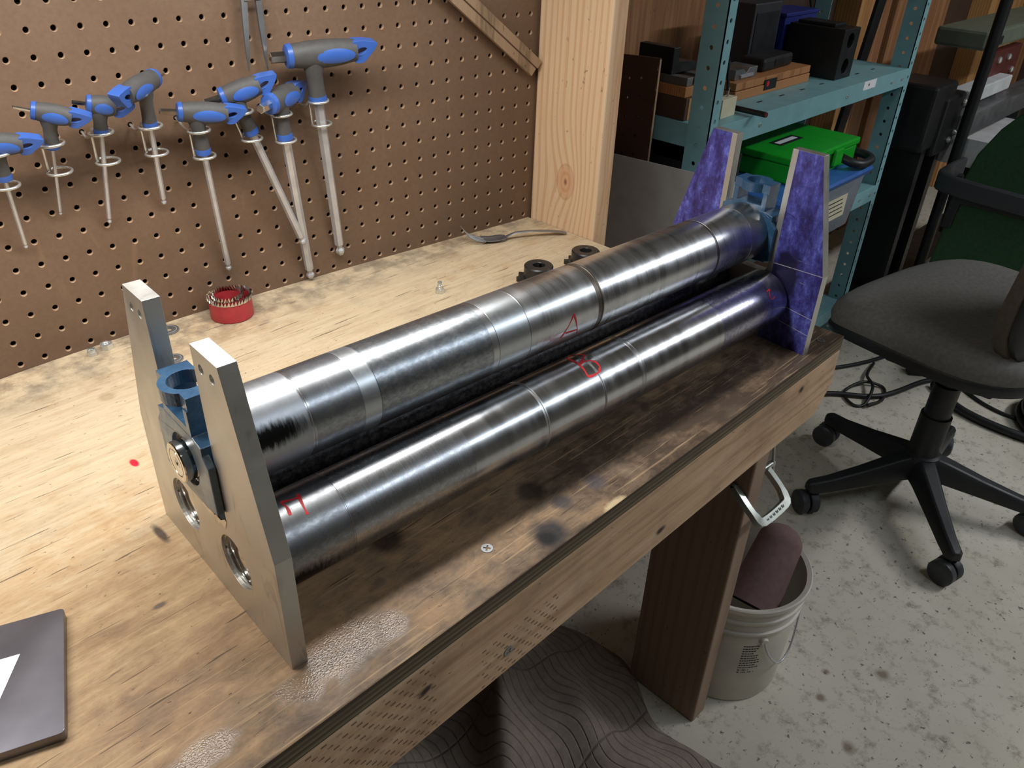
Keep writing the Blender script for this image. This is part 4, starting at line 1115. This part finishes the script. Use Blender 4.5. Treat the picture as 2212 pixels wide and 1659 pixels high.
    MB().box((-.004, -.004, .128), (.174, .084, .137)).build('rim', M_BLUEDK, B, bevel=.002)
    B = item('pin_vise', 'small black clamp with a pale screw at the shelf right end', 'clamp', 2.00, .03, z, .3)
    MB().box((-.05, -.02, 0), (.01, .02, .022)).build('base', M_BLACKM, B, bevel=.003)
    MB().box((.02, -.016, 0), (.055, .016, .034)).build('jaw', M_BLACKM, B, bevel=.003)
    MB().lathe([(.006, 0), (.004, .012), (.007, .016), (0, .018)], 12, fr((.012, -.005, .004), (1, 0, 0), (0, 1, 0), (0, 0, 1))).build('screw', M_CREAM, B, smooth=40)
    # hanging cable behind the right end
    o = MB().tube(smoothpath([(1.95, .18, z+.45), (2.0, .17, z+.22), (2.06, .17, z+.12), (2.09, .18, z+.05)], 6), .004, 8).build('power_cable', M_BLACKP, smooth=60)
    tag(o, 'thin black cable hanging behind the right end of the upper shelf', 'cable')
    o = MB().tube(smoothpath([(1.95, -.08, SHZ[0]-.047), (1.86, -.06, SHZ[0]-.062), (1.74, -.02, SHZ[0]-.085), (1.66, .03, SHZ[0]-.10)], 6), .0032, 8).build('power_cable', M_BLACKP, smooth=60)
    tag(o, 'thin black cable drooping under the upper shelf', 'cable')
    # middle shelf: tote with lid, green case on it
    z = SHZ[1]
    T = item('storage_tote', 'clear plastic storage tote with a blue lid on the middle shelf', 'storage tote', 1.36, -.19, z)
    def rr(x0, x1, y0, y1, r=.025, n=5):
        out = []
        for cx, cy, a0 in ((x1-r, y0+r, -PI/2), (x1-r, y1-r, 0), (x0+r, y1-r, PI/2), (x0+r, y0+r, PI)):
            for k in range(n): out.append((cx+r*math.cos(a0+PI/2*k/(n-1)), cy+r*math.sin(a0+PI/2*k/(n-1))))
        return out
    rings = [[(x, y, zz) for x, y in rr(-e, .405+e, -e, .33+e)] for zz, e in ((0, 0), (.004, .003), (.12, .012), (.145, .016))]
    MB().loft(rings).build('tub', M_TOTE, T, smooth=40)
    rings = [[(x, y, zz) for x, y in rr(-e, .405+e, -e, .33+e)] for zz, e in ((.138, .022), (.148, .026), (.154, .022), (.156, .010))]
    MB().loft(rings).build('lid', M_TOTELID, T, smooth=40)
    lb = MB().box((.215, -.0125, .045), (.325, -.0112, .100)).build('note', M_CREAM, T)
    rn = random.Random(5)
    for k in range(4): MB().box((.225, -.0130, .090-.011*k), (.225+rn.uniform(.05, .09), -.0126, .0925-.011*k)).build('written_line', M_INK, lb)
    Gc = item('tool_case', 'bright green plastic tool case with a dark label on the blue-lidded tote', 'tool case', 1.45, -.165, z+.157)
    MB().box((0, .0, 0), (.31, .19, .042)).build('lower_shell', M_GREEN, Gc, bevel=.004)
    MB().box((-.004, -.004, .0432), (.314, .194, .060)).build('lid', M_GREEN, Gc, bevel=.004)
    for x in (.04, .170): MB().box((x, -.012, .014), (x+.040, -.0035, .054)).build('latch', M_GREEN, Gc, bevel=.003)
    L_ = MB().box((.075, .085, .0602), (.185, .118, .0610)).build('label_plate', M_BLACKP, Gc)
    MB().box((.083, .094, .0610), (.172, .108, .0614)).build('printed_band', M_WHITE, L_)
    hd = smoothpath([(.225, .002, .026), (.228, -.030, .018), (.250, -.046, .014), (.300, -.046, .014), (.326, -.026, .016), (.328, .02, .020)], 4)
    MB().tube(hd, .0105, 10).build('carry_handle', M_BLACKP, Gc, smooth=60)
    # lower shelf: dark carton just to fill the bay
    C_ = item('dark_carton', 'dark brown carton low on the bottom shelf', 'carton', 1.5, -.06, SHZ[2])
    MB().box((0, 0, 0), (.45, .22, .20)).build('carton', M_BROWNBOARD, C_, bevel=.002)
    MB().box((.0, .10, .2002), (.45, .125, .2006)).build('tape', M_STUD, C_)
    D_ = item('black_crate', 'black plastic crate on the middle shelf left of the tote', 'crate', 1.165, -.09, SHZ[1])
    MB().prism([(0, 0), (.16, 0), (.16, .25), (0, .25)], [[(.005, .005), (.155, .005), (.155, .245), (.005, .245)]], 0, .24).build('walls', M_BLACKP, D_, bevel=.001)
    MB().box((.002, .002, 0), (.158, .248, .006)).build('base', M_BLACKP, D_)
shelf_items()

def leaning_sheets():
    # galvanised sheet and a scrap of dark pegboard standing against the left end of the shelving
    o = MB().prism([(-.26, 0), (.16, 0), (.16, Z0+.0), (-.26, Z0+.017)], (), 0, .0015, fr((0, 0, 0), (0, 1, 0), (-.02, 0, 1), (1, 0, .02))).build('sheet_metal', M_GALV, bevel=.0003)
    o.location = (1.075, .02, 0)
    tag(o, 'dull galvanised metal sheet standing against the shelving end', 'sheet metal')
    holes = []
    edge = [(-.078, .17), (.085, .17), (.085, Z0+.189), (-.006, Z0+.193)]
    pts = [(.10, .14), (.10, Z0+.187), (.006, Z0+.1925)]
    zc = Z0+.18
    while zc > .16:                       # edge sawn through a row of holes: scalloped
        pts += [(.006, zc), (.0022+.0075, zc-.003), (.0105, zc-.007), (.0097, zc-.011), (.006, zc-.014)]
        zc -= .038
    hs = [circ((.045, Z0+.15-.038*k), .0032, 8) for k in range(12)]+[circ((.075, Z0+.145-.038*k), .0032, 8) for k in range(8)]
    o = MB().prism(pts, hs, 0, .005, fr((0, 0, 0), (0, 1, 0), (0, 0, 1), (1, 0, 0)), 0).build('pegboard_scrap', [M_BROWNBOARD], bevel=.0004)
    o.location = (1.108, 0, 0)
    ft = MB().box((0, .02, 0), (.012, .09, .145)).build('foot_block', M_BROWNBOARD, o)
    tag(o, 'dark brown pegboard offcut with a scalloped edge behind the post', 'board')
    MB().prism([(.0052, .16), (.0062, .16), (.0062, Z0+.19), (.0052, Z0+.19)], (), -.0002, .0052, fr((0, 0, 0), (0, 1, 0), (0, 0, 1), (1, 0, 0))).build('raw_edge', M_PEGRAW, o)
leaning_sheets()

# ------------------------------------------------------------------ chairs
def office_chair():
    cx, cy = 1.470, -.605
    Cn = thing('office_chair', 'grey upholstered swivel chair on a black five-star base', 'chair', (cx, cy, 0))
    for deg in (2, 71, 144.5, 219, 290):
        a = math.radians(deg); d = Vector((math.cos(a), math.sin(a), 0)); s = Vector((-d.y, d.x, 0))
        rings = []
        for r, z, wd, th in ((.020, .118, .030, .030), (.06, .112, .027, .026), (.14, .094, .022, .020), (.22, .078, .018, .016), (.262, .074, .017, .014), (.272, .073, .010, .010)):
            c = d*r+Vector((0, 0, z))
            rings.append([c+s*wd*.55+Vector((0, 0, th)), c-s*wd*.55+Vector((0, 0, th)), c-s*wd*.9+Vector((0, 0, th*.4)), c-s*wd+Vector((0, 0, -th)), c+s*wd+Vector((0, 0, -th)), c+s*wd*.9+Vector((0, 0, th*.4))])
        arm = MB().loft(rings).build('base_arm', M_BLACKP, Cn, smooth=40, bevel=.003)
        c = d*.258; wd_ = (d*math.cos(deg)+s*math.sin(deg)).normalized(); wx = Vector((-wd_.y, wd_.x, 0))
        k = MB()
        k.tube([c+Vector((0, 0, .062)), c+Vector((0, 0, .035))], .006, 8)
        F0 = fr(c+Vector((0, 0, .0285))+wd_*.006, wx, (0, 0, 1), wd_)
        for sg in (-1, 1):
            k.lathe([(0, .003*sg), (.026, .003*sg), (.0285, .006*sg), (.0285, .020*sg), (.024, .024*sg), (.009, .0245*sg), (0, .0245*sg)], 24, F0)
        k.build('caster', M_DARKGREY, Cn, smooth=40)
    MB().lathe([(0, .085), (.040, .085), (.042, .10), (.040, .146), (.033, .150), (.033, .250), (.028, .252), (.028, .330), (.022, .332), (.022, .395), (0, .395)], 32).build('gas_column', M_BLACKP, Cn, smooth=35)
    MB().box((-.09, -.10, .375), (.09, .12, .402)).build('tilt_plate', M_BLACKM, Cn, bevel=.006)
    yaw = math.radians(-10)
    R_ = Matrix.Translation(Vector((.085, .030, .022))) @ Matrix.Rotation(yaw, 4, 'Z')
    def sup(a, hx, hy, e=.42):
        c, s = math.cos(a), math.sin(a)
        return hx*math.copysign(abs(c)**e, c), hy*math.copysign(abs(s)**e, s)
    def ringz(z, k, n=48, drop=0.):
        out = []
        for i in range(n):
            x, y = sup(2*PI*i/n, .262*k, .238*k, .62)
            front = max(0, y/.238)
            out.append(R_ @ Vector((x, y, z-drop*front**3*.05)))
        return out
    MB().loft([ringz(.392, .90, drop=.6), ringz(.396, .98, drop=.8), ringz(.415, 1.0, drop=1), ringz(.422, .985, drop=1)]).build('seat_pan', M_BLACKP, Cn, smooth=50)
    st = [ringz(.4225, .985, drop=1), ringz(.445, 1.0, drop=1), ringz(.466, .975, drop=1), ringz(.478, .90, drop=1), ringz(.482, .75, drop=.9), ringz(.480, .5, drop=.5), ringz(.476, .25, drop=.2), ringz(.475, .03)]
    MB().loft(st).build('seat', M_SEAT, Cn, smooth=60)
    # padded backrest, seen edge-on at the right of the frame
    def back(k, y0, th):
        out = []
        for i in range(40):
            x, z = sup(2*PI*i/40, .215*k, .235*k, .6)
            cv = .9*x*x
            out.append(R_ @ Vector((x-.035, -.212+y0+cv-.10*z, .672+z)))
        return out
    MB().loft([back(.90, .030, 0), back(.985, .020, 0), back(1.0, .0, 0), back(.99, -.006, 0)]).build('backrest', M_BROWNFAB, Cn, smooth=60)
    MB().loft([back(.97, -.0065, 0), back(.97, -.018, 0), back(.85, -.026, 0)]).build('back_shell', M_BLACKP, Cn, smooth=60)
    MB().tube([R_ @ Vector((0, -.12, .40)), R_ @ Vector((0, -.27, .43)), R_ @ Vector((0, -.285, .56))], .014, 10).build('back_stem', M_BLACKM, Cn, smooth=60)
office_chair()

def green_chair():
    Cn = thing('green_chair', 'dark green fabric chair behind the grey office chair', 'chair', (2.28, -.52, 0))
    o = Vector((2.28, -.52, 0))
    ol = [(.215, Z0-.33), (.212, Z0-.20), (.200, Z0-.13), (.165, Z0-.055), (.115, Z0+.012), (.03, Z0+.05), (-.08, Z0+.055), (-.17, Z0+.01), (-.215, Z0-.10), (-.225, Z0-.33)]
    F = fr((-.08, 0, 0), (0, 1, 0), (.06, 0, 1), (1, 0, -.06))
    MB().prism(ol, (), 0, .028, F).build('backrest', M_GREENFAB, Cn, bevel=.006, seg=3)
    MB().prism([(.228, Z0-.345), (.222, Z0-.235), (-.24, Z0-.235), (-.24, Z0-.27), (.195, Z0-.27), (.200, Z0-.345)], (), -.012, .03, F).build('back_frame', M_BLACKP, Cn, bevel=.004)
    Q = smoothpath([(.10, .262, Z0-.205), (-.06, .262, Z0-.203), (-.118, .240, Z0-.205), (-.130, .10, Z0-.210), (-.130, -.10, Z0-.214), (-.120, -.25, Z0-.216), (.10, -.29, Z0-.216)], 5)
    rg = []
    for k, q in enumerate(Q):
        d = (Q[min(k+1, len(Q)-1)]-Q[max(k-1, 0)]).normalized(); sd = d.cross(Vector((0, 0, 1))).normalized()*.009; u_ = Vector((0, 0, .026))
        rg.append([q+sd+u_, q-sd+u_, q-sd-u_, q+sd-u_])
    MB().loft(rg).build('armrest_band', M_DARKGREY, Cn, bevel=.006, seg=3, smooth=50)
    for y in (.25, -.27): MB().tube([(.05, y, Z0-.22), (.07, y, .36), (.12, y*.7, .36)], .013, 8).build('arm_support', M_BLACKP, Cn, smooth=60)
    MB().prism([(.23, Z0-.55), (.215, Z0-.25), (-.225, Z0-.25), (-.24, Z0-.55)], (), -.002, .024, F).build('lower_back', M_GREENFAB, Cn, bevel=.006)
    def sq(z, k): return [(.22+.24*k*math.copysign(abs(math.cos(a))**.5, math.cos(a)), .24*k*math.copysign(abs(math.sin(a))**.5, math.sin(a)), z) for a in [2*PI*i/32 for i in range(32)]]
    MB().loft([sq(.34, .92), sq(.36, 1), sq(.40, 1), sq(.42, .9), sq(.425, .3)]).build('seat', M_GREENFAB, Cn, smooth=60)
    MB().lathe([(.05, .0), (.05, .08), (.028, .09), (.028, .35), (0, .35)], 20, fr((.18, 0, 0), (1, 0, 0), (0, 1, 0), (0, 0, 1))).build('column', M_BLACKP, Cn, smooth=35)
    for k in range(5):
        a = 2*PI*k/5+.4; d = Vector((math.cos(a), math.sin(a), 0)); q0 = Vector((.18, 0, 0))
        MB().tube([q0+d*.03+Vector((0, 0, .09)), q0+d*.27+Vector((0, 0, .055))], [.024, .015], 8).build('base_arm', M_BLACKP, Cn, smooth=60)
        MB().lathe([(0, -.018), (.024, -.018), (.027, -.012), (.027, .012), (.024, .018), (0, .018)], 18, fr(q0+d*.27+Vector((0, 0, .027)), d, (0, 0, 1), (-d.y, d.x, 0))).build('caster', M_DARKGREY, Cn, smooth=40)
green_chair()

# ------------------------------------------------------------------ band saw and stand in the far corner
def band_saw():
    S = thing('band_saw', 'horizontal metal-cutting band saw with an olive head in the far corner', 'band saw', (2.7, -.10, 0))
    o = Vector((2.7, -.10, 0))
    def bx(n, a, b, m, bev=.004): return MB().box(Vector((a[0], a[1], a[2]+Z0))-o, Vector((b[0], b[1], b[2]+Z0))-o).build(n, m, S, bevel=bev)
    h = bx('saw_head', (2.66, -.14, .068), (3.9, .02, .125), M_OLIVE, .010)
    MB().box(Vector((2.68, -.145, .078+Z0))-o, Vector((2.80, -.141, .104+Z0))-o).build('nameplate', M_BLACKP, h, bevel=.002)
    bx('guide_plate', (2.80, -.13, -.13), (3.12, -.10, .05), M_RUST, .006)
    for (x, z) in ((2.88, .02), (2.98, .02), (3.06, -.03), (3.00, -.075), (3.07, -.075), (2.92, -.10)):
        MB().lathe([(0, 0), (.011, 0), (.011, .006), (.006, .010), (0, .010)], 8, fr(Vector((x, -.131, z+Z0))-o, (1, 0, 0), (0, 0, 1), (0, -1, 0))).build('bolt', M_CHROME, S)
    bx('vise_bar', (2.55, -.17, -.075), (2.96, -.11, -.030), M_GALV)
    bx('bed_rail', (2.52, -.20, -.16), (3.4, -.12, -.095), M_ALU)
    # sheet-metal chip tray
    bx('tray_front', (2.50, -.30, -.235), (3.3, -.295, -.155), M_GALV, .001)
    bx('tray_floor', (2.50, -.30, -.240), (3.3, -.05, -.235), M_GALV, .001)
    bx('tray_side', (2.50, -.30, -.235), (2.505, -.05, -.155), M_GALV, .001)
    bx('gear_housing', (2.27, -.16, -.175), (2.44, -.02, .015), M_BLACKM, .01)
    bx('gear_cover', (2.36, -.17, -.20), (2.52, -.03, -.025), M_BLACKM, .01)
    for (x, z) in ((2.50, -.055), (2.49, -.145), (2.455, -.16)):
        MB().lathe([(0, 0), (.010, 0), (.010, .005), (.005, .010), (0, .010)], 8, fr(Vector((x, -.171, z+Z0))-o, (1, 0, 0), (0, 0, 1), (0, -1, 0))).build('bolt', M_CHROME, S)
    for x in (2.32, 2.46, 3.3):
        MB().box(Vector((x, -.15, 0))-o, Vector((x+.035, -.03, Z0-.17))-o).build('stand_leg', M_BLACKM, S)
    MB().box(Vector((2.30, -.16, .10))-o, Vector((3.36, -.02, .12))-o).build('stand_shelf', M_BLACKM, S)
    o1 = MB().tube([(0, 0, 0), (.0, 0, 1.75)], .017, 12).build('black_pipe', M_BLACKM, smooth=50); o1.location = (2.47, -.205, 0)
    MB().lathe([(.05, 0), (.05, .006), (.02, .012), (0, .012)], 20).build('floor_flange', M_BLACKM, o1, smooth=40)
    tag(o1, 'upright black pipe standing in front of the band saw', 'pipe')
    o2 = MB().box((-.028, -.006, 0), (.028, .006, 1.45)).build('black_flat_bar', M_BLACKM, bevel=.001); o2.location = (2.22, .12, .0); o2.rotation_euler = (-.02, .245, 0)
    MB().box((-.02, -.012, 1.2), (.02, -.006, 1.24)).build('hanger_tab', M_BLACKM, o2)
    tag(o2, 'black flat bar leaning to the right of the teal shelving', 'bar')
band_saw()

# ------------------------------------------------------------------ cables on the floor
def cables():
    def cable(lab, pts, r, name='cable'):
        o = MB().tube(smoothpath([(x, y, r+.0005+dz) for x, y, dz in [(p+(0,))[:3] for p in pts]], 7), r, 8).build(name, M_BLACKP, smooth=60)
        tag(o, lab, 'cable', 'cables on the floor beside the bench')
        return o
    cable('black cable looping across the floor nearest the bench corner', [(1.70, -.20), (1.785, -.275), (1.874, -.374), (2.044, -.429), (2.10, -.46)], .0075)
    cable('thin black cable coiled in a loop beside the bench corner', [(2.05, -.28), (1.95, -.30, .008), (1.88, -.345, .018), (1.80, -.36), (1.775, -.335), (1.82, -.29), (1.90, -.31, .01), (1.93, -.36), (1.86, -.385), (1.79, -.37, .008)], .0045)
    cable('black cable running back along the floor toward the shelving', [(1.86, -.17), (1.912, -.20), (2.003, -.247), (2.106, -.284), (2.20, -.30)], .006)
    cable('thick black hose sweeping across the floor behind the chair', [(2.05, -.46), (1.985, -.53), (1.956, -.60), (1.95, -.70), (1.97, -.80), (2.03, -.92)], .012)
    cable('thin black cable crossing the thick hose behind the chair', [(2.12, -.50), (2.06, -.60), (2.05, -.70), (2.10, -.82)], .005)
    P = thing('cable_plug', 'orange and black plug end lying under the grey chair', 'plug', (2.095, -.395, .0), (0, 0, -.9))
    MB().box((-.030, -.016, .0), (.022, .016, .030)).build('plug_body', M_BLACKP, P, bevel=.005)
    MB().box((.023, -.013, .004), (.040, .013, .028)).build('orange_cap', M_ORANGE, P, bevel=.004)
    K = thing('coiled_hose', 'pile of coiled black hose behind the chair at right', 'hose', (2.12, -.83, 0))
    for k in range(3):
        MB().tube([(.16*math.cos(a)*(1-.06*k), .15*math.sin(a)*(1-.06*k), .014+.022*k) for a in [2*PI*i/36 for i in range(36)]], .012, 8, closed=True).build('hose_turn', M_BLACKP, K, smooth=60)
cables()
